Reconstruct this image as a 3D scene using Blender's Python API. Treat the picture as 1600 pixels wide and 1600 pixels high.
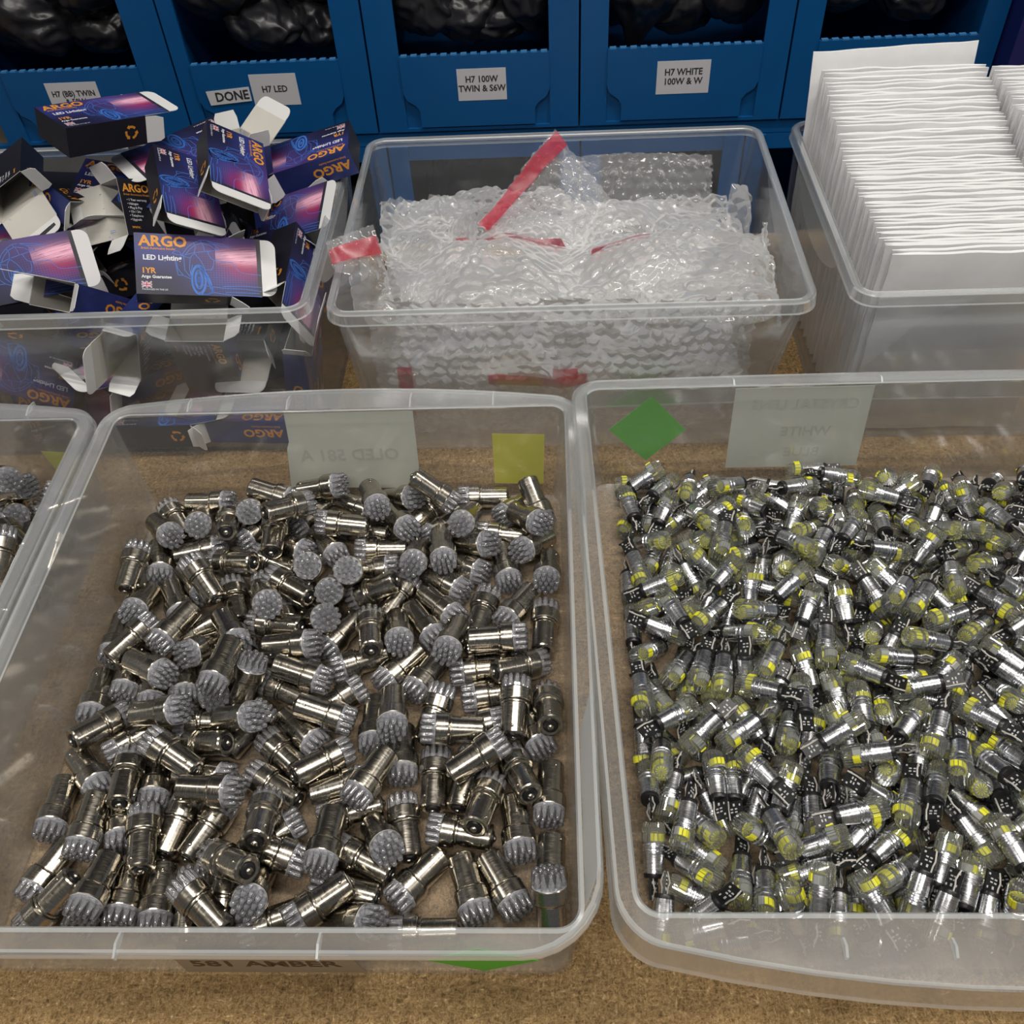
import bpy, bmesh, math, random
from mathutils import Vector, Matrix, Quaternion, noise

for _o in list(bpy.data.objects):
    bpy.data.objects.remove(_o, do_unlink=True)
SC = bpy.context.scene
COL = SC.collection

# ------------------------------------------------------------------ camera
CAM_X = Vector((0.9989, 0.0172, -0.0450))
CAM_DOWN = Vector((-0.0178, -0.7412, -0.6710))
CAM_FWD = Vector((-0.0449, 0.6711, -0.7400))
CAM_POS = Vector((0.0, 0.0, 0.62))
FOCAL_PX = 1479.0
cam_data = bpy.data.cameras.new('camera')
cam_data.sensor_width = 36.0
cam_data.sensor_fit = 'HORIZONTAL'
cam_data.lens = 36.0 * FOCAL_PX / 1600.0
cam_data.clip_start = 0.01
cam = bpy.data.objects.new('camera', cam_data)
COL.objects.link(cam)
_f = CAM_FWD.normalized()
_x = (CAM_X - _f * CAM_X.dot(_f)).normalized()
_u = _x.cross(_f).normalized()
cam.matrix_world = Matrix(((_x.x, _u.x, -_f.x, CAM_POS.x), (_x.y, _u.y, -_f.y, CAM_POS.y),
                           (_x.z, _u.z, -_f.z, CAM_POS.z), (0, 0, 0, 1)))
SC.camera = cam


def photo_place(p):
    d = Vector(p) - CAM_POS
    z = d.dot(_f)
    return (50.0 + 100.0 * FOCAL_PX / 1600.0 * d.dot(_x) / z, 50.0 - 100.0 * FOCAL_PX / 1600.0 * d.dot(_u) / z)


# ------------------------------------------------------------------ world, lamps, exposure
world = bpy.data.worlds.new('world')
SC.world = world
world.use_nodes = True
world.node_tree.nodes['Background'].inputs[0].default_value = (0.80, 0.88, 1.0, 1)
world.node_tree.nodes['Background'].inputs[1].default_value = 0.10
world.cycles.sampling_method = 'NONE'
SC.view_settings.view_transform = 'Standard'
SC.view_settings.look = 'None'
SC.view_settings.gamma = 1.0
SC.view_settings.use_curve_mapping = False
SC.view_settings.exposure = 0.0
SC.cycles.max_bounces = 6
SC.cycles.transparent_max_bounces = 16
SC.cycles.diffuse_bounces = 2
SC.cycles.glossy_bounces = 2
SC.cycles.sample_clamp_indirect = 6.0
SC.cycles.use_denoising = True
SC.cycles.use_light_tree = False
SC.cycles.use_adaptive_sampling = True
SC.cycles.adaptive_threshold = 0.05
CEIL = 2.15
LAMPS = [  # centre x, y, length along x, watts
    (0.35, 0.55, 1.5, 26.0), (-0.35, -0.75, 1.5, 27.0), (2.1, 0.1, 1.5, 18.0), (-2.0, 0.3, 1.5, 8.0),
]


def lamp_light(x, y, ln, w):
    ld = bpy.data.lights.new('tube_light', 'AREA')
    ld.shape = 'RECTANGLE'
    ld.size = ln
    ld.size_y = 0.10
    ld.energy = w
    ld.color = (1.0, 0.955, 0.89)
    lo = bpy.data.objects.new('tube_light', ld)
    COL.objects.link(lo)
    lo.location = (x, y, CEIL - 0.062)
    return lo


TUBE_LIGHTS = [lamp_light(*a) for a in LAMPS]

# ------------------------------------------------------------------ poses
BAYONET_POSES = "-3187,5296,124,534,-684,78,491;-3272,5686,124,-368,574,-380,626;-3099,5541,123,257,261,-403,839;-2739,5133,352,358,-705,469,394;-3458,5392,208,-483,60,-585,648;-2691,4492,271,461,-561,154,670;-2628,5619,124,357,220,-350,838;-2396,5493,124,-537,-688,-15,488;-3476,4608,257,12,25,646,763;-3392,5216,124,-565,-404,-557,456;-3226,5078,124,-37,680,105,725;-2464,4859,282,540,-516,-595,297;-2160,4872,124,128,-661,191,714;-2328,4931,319,-653,627,325,276;-2624,5618,382,-132,673,-355,636;-2372,5154,553,-574,572,-582,64;-2232,5686,246,789,36,614,3;-1918,5686,124,349,688,22,636;-1608,5662,312,-598,-274,-534,531;-1487,5687,123,-479,234,-438,724;-2010,5670,124,-138,-485,-488,713;-1559,5208,304,-363,-561,375,642;-1449,5483,202,-729,-317,-529,298;-1419,5278,124,-396,-509,462,608;-2041,5350,124,-107,291,-624,718;-2444,5243,124,-142,549,-415,712;-2000,4950,123,-469,-138,-311,815;-1611,4797,218,499,163,-269,808;-1242,5101,124,-368,-604,330,625;-1730,4869,124,-257,657,-203,679;-1116,5082,185,-674,-416,-288,537;-1263,5345,124,45,456,515,724;-811,5510,124,723,474,-499,62;-1184,5565,537,-58,755,-424,498;-410,5686,124,-654,-330,603,314;-694,5465,195,-370,-312,-383,786;-153,5686,124,-316,-670,-158,653;-236,5680,354,175,582,-625,490;-342,5390,261,364,500,-228,752;-228,5211,124,-461,-487,486,561;-953,5172,262,747,635,-59,186;-844,5148,124,-781,-10,-518,348;-53,5217,124,-772,-525,168,316;-952,4998,124,-721,-229,-649,85;-456,5105,124,661,672,-147,300;-54,5001,124,770,519,-231,292;-1071,4865,124,-686,-191,-661,237;-3378,3930,286,225,218,643,699;-3329,4708,124,559,349,-404,635;-3184,4760,124,262,527,-442,677;-3114,4945,124,-349,139,-674,637;-2520,4370,124,634,-680,104,353;-2838,4372,332,30,-263,-628,731;-3476,4441,124,-350,-299,-620,636;-3220,3933,286,-492,224,-598,592;-2592,4209,124,870,386,-305,34;-2600,4314,310,-634,-246,-596,428;-2669,4408,124,149,-455,-516,710;-2381,3928,518,143,31,-698,701;-3243,4109,124,-141,-169,-667,712;-3476,3915,124,462,466,-506,559;-2351,4387,124,-680,606,325,253;-2316,4505,346,690,472,-82,543;-1934,4472,308,-96,-538,446,709;-1776,4773,124,781,369,-218,455;-2085,4117,124,-259,116,678,678;-1983,4378,123,-874,-114,-382,278;-1754,4413,124,-677,267,634,262;-1258,4607,344,484,-236,-814,218;-1384,3955,325,-237,172,765,574;-1951,4181,313,-640,-105,727,225;-2375,3606,123,755,-115,338,550;-2408,3750,124,192,-205,657,700;-2203,4020,297,-475,488,-421,600;-1568,4412,124,-494,-672,-145,532;-1301,4064,124,111,-587,-359,717;-2239,4035,124,-306,492,-481,658;-1370,4398,124,-367,576,375,626;-1079,4652,124,323,658,-202,650;-645,4228,124,-334,469,503,644;-187,4664,124,-175,-508,-463,704;-1251,4373,174,-485,-225,-503,679;-1168,4503,124,-27,374,-578,725;-758,4273,209,408,191,-524,723;-657,4037,336,149,668,160,711;-691,4093,124,-704,239,-645,175;-1050,4089,124,603,183,-663,403;-875,4049,124,648,378,-575,326;-370,3930,124,725,81,-683,28;-106,4072,124,-649,633,269,325;-457,3777,302,-573,386,-723,20;-316,3268,265,568,-445,456,521;-54,3300,347,363,-599,590,402;-272,3718,124,589,-296,-621,424;-802,3373,124,-225,685,-61,690;-732,2971,306,36,529,336,778;-279,3596,124,-613,-375,-577,388;-194,2823,289,463,-781,216,359;-3074,4006,124,-673,-601,-335,272;-2905,4053,124,82,271,-632,721;-2648,3875,124,-711,-234,-446,490;-3435,3236,298,-469,814,-62,336;-2490,3005,295,-757,141,599,218;-3056,3458,281,3,602,-33,798;-2366,3483,124,-245,-649,227,683;-2312,3209,311,-109,-774,273,561;-2886,3458,124,600,49,-686,409;-2945,2757,314,-3,-95,751,654;-3473,3233,124,-707,-375,-577,166;-2849,3246,124,-696,-634,-268,205;-2703,3073,124,724,129,676,49;-2430,3427,251,-427,349,-348,758;-2087,3842,326,344,724,182,569;-1836,3639,124,661,-522,-448,301;-1801,3510,124,657,-131,675,308;-2367,3230,124,-580,685,58,436;-2017,3535,124,-720,-380,-573,93;-1876,3509,325,-39,760,-226,608;-1786,3063,124,260,-649,228,678;-1808,2972,280,-19,631,462,623;-1338,3662,124,-624,-575,-377,371;-1178,3142,307,-511,-646,-221,522;-1201,3660,225,796,581,-48,163;-955,3304,124,615,-361,506,485;-524,3313,274,-697,-283,583,308;-1125,3426,124,16,83,-683,726;-858,2797,124,-345,324,607,638;-687,2799,124,-556,605,328,467;-3476,3034,124,-302,-252,-640,660;-3143,2862,248,-474,-480,-519,525;-3041,2941,124,-104,86,-683,718;-2692,2329,274,531,-621,339,466;-2553,2862,334,612,434,520,408;-1786,2863,124,-726,326,606,15;-2639,2487,124,725,-667,168,24;-2470,2465,124,-410,601,335,599;-1907,2411,510,-503,758,365,198;-2103,2489,124,542,104,680,482;-2339,1954,124,717,-688,21,110;-1905,2228,528,161,-842,152,492;-2052,2508,311,311,763,213,525;-1482,2716,317,90,27,-667,739;-1713,2910,124,164,600,336,707;-1210,2845,124,-714,-328,605,131;-992,2458,124,675,-676,128,266;-1255,2690,124,-881,-331,-299,157;-448,2597,124,718,-205,-657,104;-1094,2360,124,-712,155,670,140;-554,2583,323,296,-227,775,511;-321,2880,124,-475,-362,-585,549;-478,2480,124,726,597,343,7;-653,2472,124,120,321,-609,716;-54,3126,124,-385,-395,-563,616;-54,2613,124,-285,-303,-617,668;-54,1954,147,-757,300,244,527;-776,2491,124,643,246,-642,336;-641,1998,124,222,-645,-238,691;-1464,2063,123,-304,411,-269,816;-3286,2586,124,723,613,-311,65;-2913,2419,278,-681,-565,-261,386;-2993,2423,124,189,84,-683,701;-2820,2462,124,519,516,-455,507;-2607,2423,124,556,574,-379,467;-3086,2271,316,-261,-785,-238,509;-2059,1954,288,761,-475,-427,115;-1170,2204,124,522,-573,-381,504;-1944,2374,123,526,271,-314,743;-2162,1954,124,499,-448,522,527;-1606,2143,124,-481,-647,234,543;-1316,2238,317,-198,-686,-233,661"
SIDE_TRAY_POSES = "-4838,5594,603,596,547,152,567;-4887,5560,399,-356,528,-261,726;-4116,5656,123,875,-53,-453,161;-4780,5651,223,805,545,167,166;-4151,4766,281,784,-582,163,138;-5298,5533,124,678,99,681,259;-4465,5157,372,-602,-550,-305,492;-4792,5006,124,286,52,-686,667;-4073,5592,303,17,-522,-411,747;-4229,5462,124,112,-669,159,717;-4829,5298,124,578,651,222,440;-4191,4388,475,789,-450,-403,114;-4498,4518,294,596,-699,-96,383;-4160,4703,648,-672,166,647,321;-4329,5106,488,330,439,-588,594;-4379,4992,124,179,393,-565,703;-5248,5231,124,489,670,-157,536;-4795,5466,124,-499,281,-628,527;-4365,4823,316,-371,561,544,502;-4760,4638,502,244,-392,617,638;-4862,5067,124,-15,-398,561,726;-4573,4913,263,243,-561,336,717;-4454,4459,124,-166,12,688,707;-4265,4355,715,-240,172,535,792"
WEDGE_POSES = "2013,1896,209,139,189,-552,-800;1502,1894,265,824,-435,241,271;2383,2272,427,115,557,641,-516;1113,2001,359,137,-739,-291,592;2654,2308,297,248,23,-801,544;2260,2393,429,216,-28,-856,470;658,2323,260,405,661,489,-399;1609,2610,361,410,497,462,610;2315,3032,525,106,-823,-118,546;1498,1909,73,210,91,-364,-903;2367,1982,226,620,-569,-170,-512;879,2893,323,529,670,291,-432;1299,2471,213,595,580,317,-457;1306,2793,304,395,419,-413,705;1729,2337,248,493,393,-599,494;1485,2728,391,70,354,-659,-660;3022,3097,512,161,350,-718,-579;1636,3086,349,771,-388,411,-293;2498,2789,283,509,686,-223,470;2328,2999,363,730,630,-263,29;584,2214,87,405,-291,-468,-729;1035,2634,331,243,-251,674,651;1269,1923,324,19,-867,11,498;2373,3496,509,606,-426,-667,-78;1206,3425,435,291,-308,-743,518;2686,1931,63,827,-207,160,498;1655,3411,527,293,414,-714,-483;2640,3460,463,625,580,-490,179;1367,2420,243,747,-325,454,-362;1470,3395,406,58,636,366,-677;2690,3244,407,721,649,9,-245;2843,2169,385,567,-453,-552,-411;554,3212,408,576,-654,355,-338;2311,2573,445,542,-784,-57,-298;2897,2740,532,6,292,-805,-517;2666,3797,372,164,-657,-127,725;662,2543,86,815,448,332,155;1188,2586,138,252,72,-630,731;2784,3568,482,331,680,-428,-495;2144,3967,354,187,-99,-596,-775;2258,2133,192,521,-448,-252,-681;1060,2182,384,357,-104,-901,223;2937,3921,348,776,147,-577,-207;3112,4518,349,627,652,10,426;1236,3983,374,481,375,-607,510;1134,4035,331,111,-138,-695,697;825,3126,270,274,493,551,-615;580,3834,323,756,644,-50,106;1839,2332,254,368,252,679,584;3138,4244,405,604,563,-417,-379;1994,4201,435,58,-71,-751,654;996,3982,422,680,-697,-210,85;1746,4247,342,808,-18,-555,200;1755,4009,339,755,-613,202,-111;1730,2727,353,464,-684,-370,-425;583,2633,393,385,-592,-576,-411;2298,4784,476,43,-777,64,-624;2340,2476,225,730,231,-627,142;546,4487,234,211,513,270,787;2958,5307,356,745,-214,-632,-2;546,4259,312,562,-131,739,-348;1665,4036,415,357,642,349,-582;2870,4490,484,289,673,314,-604;2190,3098,361,493,-710,-23,-502;1577,4314,299,582,-511,82,-628;3004,3836,393,385,700,-162,579;2291,4630,435,555,757,-104,330;1108,4360,390,343,-666,-238,-618;1370,4431,370,650,644,-347,-207;1665,3208,425,647,-760,16,-62;1712,1939,492,51,946,261,187;3042,3735,203,844,451,-66,281;1056,4047,231,59,432,499,-749;1792,2344,416,537,383,-731,-175;3654,4868,452,534,-755,132,357;1487,2499,79,392,-436,-71,807;1851,2885,423,372,-322,794,-357;2703,4519,469,320,587,294,-683;1664,3547,227,133,-93,-600,783;719,3307,227,638,334,-386,576;1712,5066,329,12,-348,447,-824;2733,4670,206,745,-66,433,503;1422,5191,444,94,-150,-725,666;2071,3127,373,301,-329,-622,-643;1675,2976,225,184,134,-698,679;1845,3505,208,301,-335,508,735;3092,2833,477,291,-721,405,481;3188,4485,531,58,-808,336,-481;3059,4763,371,315,129,-621,706;2134,5718,350,519,497,583,380;1139,2668,251,160,-138,731,649;2186,4787,398,581,-697,11,-420;1769,5456,408,609,-23,776,161;698,5160,249,300,-134,-679,-657;1161,4168,205,830,100,468,-286;757,2873,87,90,380,-417,821;578,5055,258,597,720,-144,325;1723,5724,224,49,-509,-297,807;1346,3919,500,353,914,185,-71;1478,3143,212,513,-88,-639,-567;799,5121,219,722,-649,126,-202;1100,2097,93,608,71,-688,-390;2007,3282,198,762,-502,-293,-286;3299,4275,245,793,379,-476,35;1849,5223,334,201,-733,351,547;3472,5166,136,541,-386,199,720;1445,4241,196,120,-147,-444,-875;2335,3739,123,830,498,30,-248;2035,3043,217,627,-223,-498,-556;557,5651,139,833,-296,451,-121;2802,5359,209,857,499,129,-34;1375,2620,190,326,-473,-404,-712;696,2695,93,641,175,669,-334;880,4169,85,223,467,241,-821;2496,2993,204,706,442,519,-191;2245,5128,417,568,406,-658,281;747,5450,256,570,-732,133,-347;3398,3624,339,717,-497,-488,-12;1088,5384,303,629,480,-182,584;1386,4629,143,642,59,-503,-576;569,5144,79,62,-376,235,-894;908,3016,237,300,664,-455,511;1856,4990,207,781,-548,39,-299;2698,4308,321,768,-492,-410,-29;2645,4896,343,98,-164,-757,-625;2866,3529,423,569,777,103,248;3121,5185,219,776,151,464,-401;2518,3530,240,740,-115,553,366;1705,2386,258,453,80,723,516;2830,2660,350,549,-793,-186,-185;2359,3188,89,707,445,-16,-550;3655,4858,127,832,141,-533,67;1069,4522,244,652,4,-705,278;1678,4916,418,294,591,-717,224;2462,4736,98,102,-382,-124,910;2648,5409,183,480,-492,119,-716;3074,5463,298,33,343,705,620;1194,5874,199,795,527,-227,196;582,3515,242,587,808,56,-2;2079,5286,208,552,-28,-673,-492;2442,4222,196,439,-61,-423,790;1298,5510,257,421,790,-222,-385;2538,4113,444,429,867,-112,-230;966,4958,256,203,602,-556,537;1638,3021,188,5,211,605,768;3235,5484,303,308,784,340,-419;3276,5247,249,561,635,-75,526;1660,3805,320,295,-23,-770,565;583,4009,95,225,-243,-647,-687;1551,5353,228,799,465,161,-346;2711,3125,85,490,188,-328,785;1668,3005,93,13,289,628,-722;3205,4029,249,436,283,613,595;2484,5836,252,437,578,-427,-541;2265,4200,263,298,-37,728,616;3062,4187,266,505,2,-638,-581;1127,5178,252,390,218,676,586;1454,4608,253,480,653,238,536;1787,4687,45,46,-47,-85,994;3959,5709,135,811,218,-460,287;709,4232,79,369,337,283,819;3522,4637,223,697,-171,552,425;2089,5580,115,627,184,387,-651;3133,4836,377,291,-611,-665,317;3596,5536,280,434,-833,81,-334;2242,5242,227,779,490,-265,-288;863,3272,239,337,-272,711,555;2026,1916,93,516,-655,221,-505;2895,5206,166,373,-169,426,-807;2286,2527,336,81,-581,-656,-476;1783,5022,215,628,574,-338,-402;2989,3867,248,543,675,120,-486;3491,5109,85,831,210,-490,158;1336,1968,93,108,-204,-661,-714;1411,3022,246,264,626,499,-537;2285,2988,93,703,675,149,-166;2317,2814,228,709,-678,67,-184;583,4963,95,522,478,499,-499;575,3831,167,38,-237,548,-801;2234,3664,340,473,328,730,368;913,5230,94,180,435,538,-700;3406,5288,93,412,-466,511,593;1311,3128,223,345,94,-666,-655;2138,2570,94,560,555,-412,456;1892,2495,121,596,669,259,-362;2863,5855,133,918,369,-135,54;1421,5259,179,513,-19,-527,678;2606,5743,85,265,297,449,-800;1136,2770,93,599,-249,645,404;2535,5219,244,611,665,95,-420;3120,2760,268,100,-533,-520,660;2294,4501,221,547,-640,-235,485;2256,4081,232,726,630,-274,25;1240,4724,87,832,-515,-165,125;2837,4950,349,462,693,-549,-72;1878,4347,240,136,368,-576,718;743,5666,94,703,687,-77,-166;2292,5399,342,21,-24,-879,-476;1732,5201,84,857,287,-426,-41;1418,3171,93,707,-677,141,-148;3128,3795,225,631,-749,-130,157;2735,3214,88,502,142,-570,-634;2906,4111,286,513,483,-635,316;997,5835,93,522,500,-478,-499;1031,3602,89,581,512,363,-519;1882,2905,225,485,757,248,-361;688,3943,93,612,653,-229,383;2090,2588,93,720,-690,48,-51;2140,4549,362,259,367,709,-544;880,5675,93,375,496,482,-617;1373,4553,284,530,714,-420,179;1340,4289,345,2,-499,588,-636;2012,2474,93,469,416,-553,549;1485,4448,86,439,482,-239,720;3518,5874,109,771,496,-274,290;3689,5208,384,353,707,203,578;2382,5424,132,250,-107,717,641;3269,3827,245,448,-810,-40,-376;2680,3474,273,402,502,478,-598;2963,3558,275,464,714,225,-474;1219,4006,246,644,608,-412,213;2141,5038,204,321,-323,-550,700;1628,5079,309,491,-644,566,-153;734,4409,85,220,141,515,816;2674,2074,93,37,36,-691,-721;2128,4740,235,738,-552,374,105;2781,2401,93,45,-43,690,-721;3663,5835,93,360,508,470,-626;2425,4959,88,693,-547,209,420;1259,2411,93,501,379,-578,520;3697,5077,93,426,691,-30,-584;2455,5422,93,618,591,359,375;3888,4782,85,777,-491,-210,333;609,3528,93,629,690,46,356;3873,5506,386,504,-814,239,-163;3743,5341,224,379,-679,-3,-629;830,4691,93,314,-540,-433,-650;3027,3055,188,31,-68,-479,875;2949,5258,93,23,-280,-632,-722;2642,2919,94,717,113,682,92;2297,4575,93,711,520,456,-127;1036,5485,88,592,-560,171,-553;3292,4345,232,580,-695,84,416;1931,4600,372,356,894,-92,256;2890,4936,220,474,-772,-181,381;3298,5088,93,716,-658,-214,-96;2703,2227,279,309,770,79,553;1593,2533,93,685,686,89,-230;1407,2756,92,338,-522,-449,-642;1906,5411,94,244,691,18,-680;1893,3935,264,365,310,759,-441;2675,2788,92,83,-666,161,-724;1743,5843,95,589,-176,669,-419;3106,2105,413,80,489,-692,-524;3351,4702,93,74,-686,85,-719;1925,2565,90,537,-560,-386,-499;2457,2562,286,158,128,833,-515;1016,5660,93,715,-349,597,-103;1022,4199,105,654,703,35,-276;2117,3593,226,190,132,678,-697;1083,4189,205,21,-225,-625,-747;3086,4544,93,675,384,575,-258;2176,3076,93,348,-266,638,633;2501,2665,93,458,145,-676,559;1607,5879,93,626,469,508,-360;2743,5862,81,80,164,435,-882;3472,4251,83,613,-438,195,628;2832,4279,254,468,630,295,-545;1344,3767,127,504,-58,720,473;2804,5359,87,427,-490,-232,-724;3592,5145,93,286,-28,691,663;3968,5070,231,224,533,-451,-680;2717,4426,242,668,-669,-96,312;3088,5084,93,558,309,619,-459;2828,4163,88,498,-376,-474,-621;1218,3132,95,680,-501,476,245;2341,3428,93,419,639,-265,589;1953,4514,93,94,-90,-686,716;1188,5030,93,692,342,601,-208;1490,4252,87,510,462,285,-667;3135,3277,263,636,-738,-89,-208;3092,3258,484,653,735,166,78;1096,3094,93,644,-139,-677,327;2412,3742,93,597,571,390,407;2589,4042,312,573,-773,173,210;2634,5486,93,322,308,619,647;3116,4674,93,705,-539,-433,-158;2119,3387,93,323,547,-423,-646;2332,4011,217,216,-790,21,-574;3135,4072,88,295,-312,482,764;2802,3406,93,507,-651,-233,514;1707,4128,93,712,-666,188,124;2029,3770,93,647,-692,1,-321;2247,5059,93,566,-540,-433,-449;965,4698,93,473,409,558,-546;1995,4550,93,703,-543,-428,-165;2977,4273,93,469,-407,-559,-550;1099,3163,93,494,-598,-348,-527;3843,5361,398,22,-838,60,-542;1413,3687,93,413,-602,340,-593"
WEDGE_REST = "1647,1990,94,364,-239,649,624;3462,2492,93,318,544,-428,-648;3584,2513,90,507,586,-356,522;3791,2139,93,704,-301,623,161;1697,2730,93,8,-293,-626,-722;3298,3090,93,711,681,119,125;3587,2722,95,97,-317,614,716;3890,2544,93,235,-81,687,683;2844,3132,93,608,-493,485,389;3292,3680,93,530,344,-600,490;3600,3548,94,288,511,-466,663;3749,3527,93,339,-27,691,-638;1168,4248,93,615,484,-494,379;1870,3805,93,563,-675,-151,-453;2318,4037,93,325,532,441,-645;2874,4081,93,678,591,359,-250;3115,3687,93,435,-169,671,576;3696,3645,93,542,269,-637,-477;4106,3947,93,264,-346,599,672;1114,4392,93,245,493,484,680;2101,4619,93,698,669,176,184;3698,4547,93,502,481,-497,-519;4117,4736,93,506,589,-363,515;1640,4795,93,544,-31,-691,-475;2047,4983,93,34,-329,609,-721;2259,4821,93,462,-627,291,-555;3752,5025,93,94,-689,64,-716;1309,5517,93,585,666,185,-424;1374,5291,93,485,-603,-339,-535;2121,5320,93,69,-497,481,719;3925,5580,93,287,325,-611,663;2900,2648,93,410,468,-510,594;3060,2460,93,700,550,419,-176;3401,2379,76,83,-355,188,-912;4240,2336,93,506,583,372,-515;3375,3118,250,576,72,-813,-53;3847,3097,93,518,580,377,-503;3899,3114,211,420,316,-592,611;1657,3338,93,456,656,206,566;3130,3655,90,251,11,-618,745;3411,3624,93,241,365,588,-681;3511,3268,88,691,-455,-323,-459;3853,3502,93,687,-499,479,-224;1194,3636,93,716,-656,219,93;2360,3858,93,711,-330,608,-127;3367,3750,266,526,-372,739,197;4167,3831,93,240,687,79,-681;4223,4249,89,684,505,-314,423;3834,5275,293,323,755,210,531;4229,5422,93,305,-308,619,655;3140,1923,81,867,-121,-445,187;3804,2375,87,607,-562,89,555;4109,2333,233,735,664,122,60;3251,2839,80,54,157,426,-889;3588,3241,90,212,38,605,-767;4091,2784,85,576,-270,445,630;3402,3213,206,676,74,644,350;4247,3670,272,156,-244,-796,532;1816,3969,87,720,493,-287,-396;3752,3720,142,540,-454,250,663;3704,4201,241,480,785,-196,339;4120,3744,266,489,-380,-734,-279;2750,4723,93,719,651,-234,73;3823,4585,93,452,621,304,-563;3962,4587,93,421,189,-664,589;1707,5046,93,166,625,295,703;3972,4759,83,801,-465,167,-339;4050,5737,93,721,690,43,45;3135,2463,203,366,-138,769,-506;3549,1904,80,308,-43,-452,-836;4114,2597,87,26,432,372,-821;3354,2733,226,112,-441,454,766;3691,2396,230,697,-425,-576,49;4235,2923,93,145,-169,671,708;3365,3689,205,663,510,-408,366;3429,3553,328,230,221,-638,701;3660,3164,256,310,-690,120,-643;3662,3786,457,391,-809,-189,-396;3649,3541,165,793,-199,410,404;3872,3956,270,198,413,-592,663;3581,4326,195,17,-312,-556,-770;4284,4347,253,718,159,-677,-28;3935,5032,346,482,717,-434,254;3038,2301,202,687,546,59,476;3301,2300,330,513,851,100,54;3485,1922,303,319,-710,472,-413;4237,2331,234,513,-673,-439,-303;3424,2845,348,642,588,-212,-444;3390,2894,222,534,-371,361,-669;4008,3065,319,220,229,775,-546;3155,3328,393,140,475,-574,653;3577,3561,279,243,459,-194,832;3801,3565,189,398,-110,441,-796;4009,4182,216,851,524,22,-23;4134,4218,218,5,67,-547,834;3698,4556,383,394,650,-155,631;3708,4341,281,269,-749,-105,-596;3825,4792,423,636,-154,756,-31;3246,2204,413,239,292,-776,-506;3398,2405,399,358,-761,25,-540;4003,1889,86,809,-518,127,244;3252,2418,369,94,369,598,706;3790,3057,212,480,418,-174,-752;4240,2794,297,651,527,-501,219;3613,3117,345,618,-404,-465,-489;3845,3513,407,693,-225,678,92;3801,3552,415,36,-637,360,681;4236,4564,392,703,692,-129,99;4256,4820,141,88,432,195,-876;4201,4458,219,381,309,-167,-855"
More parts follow.
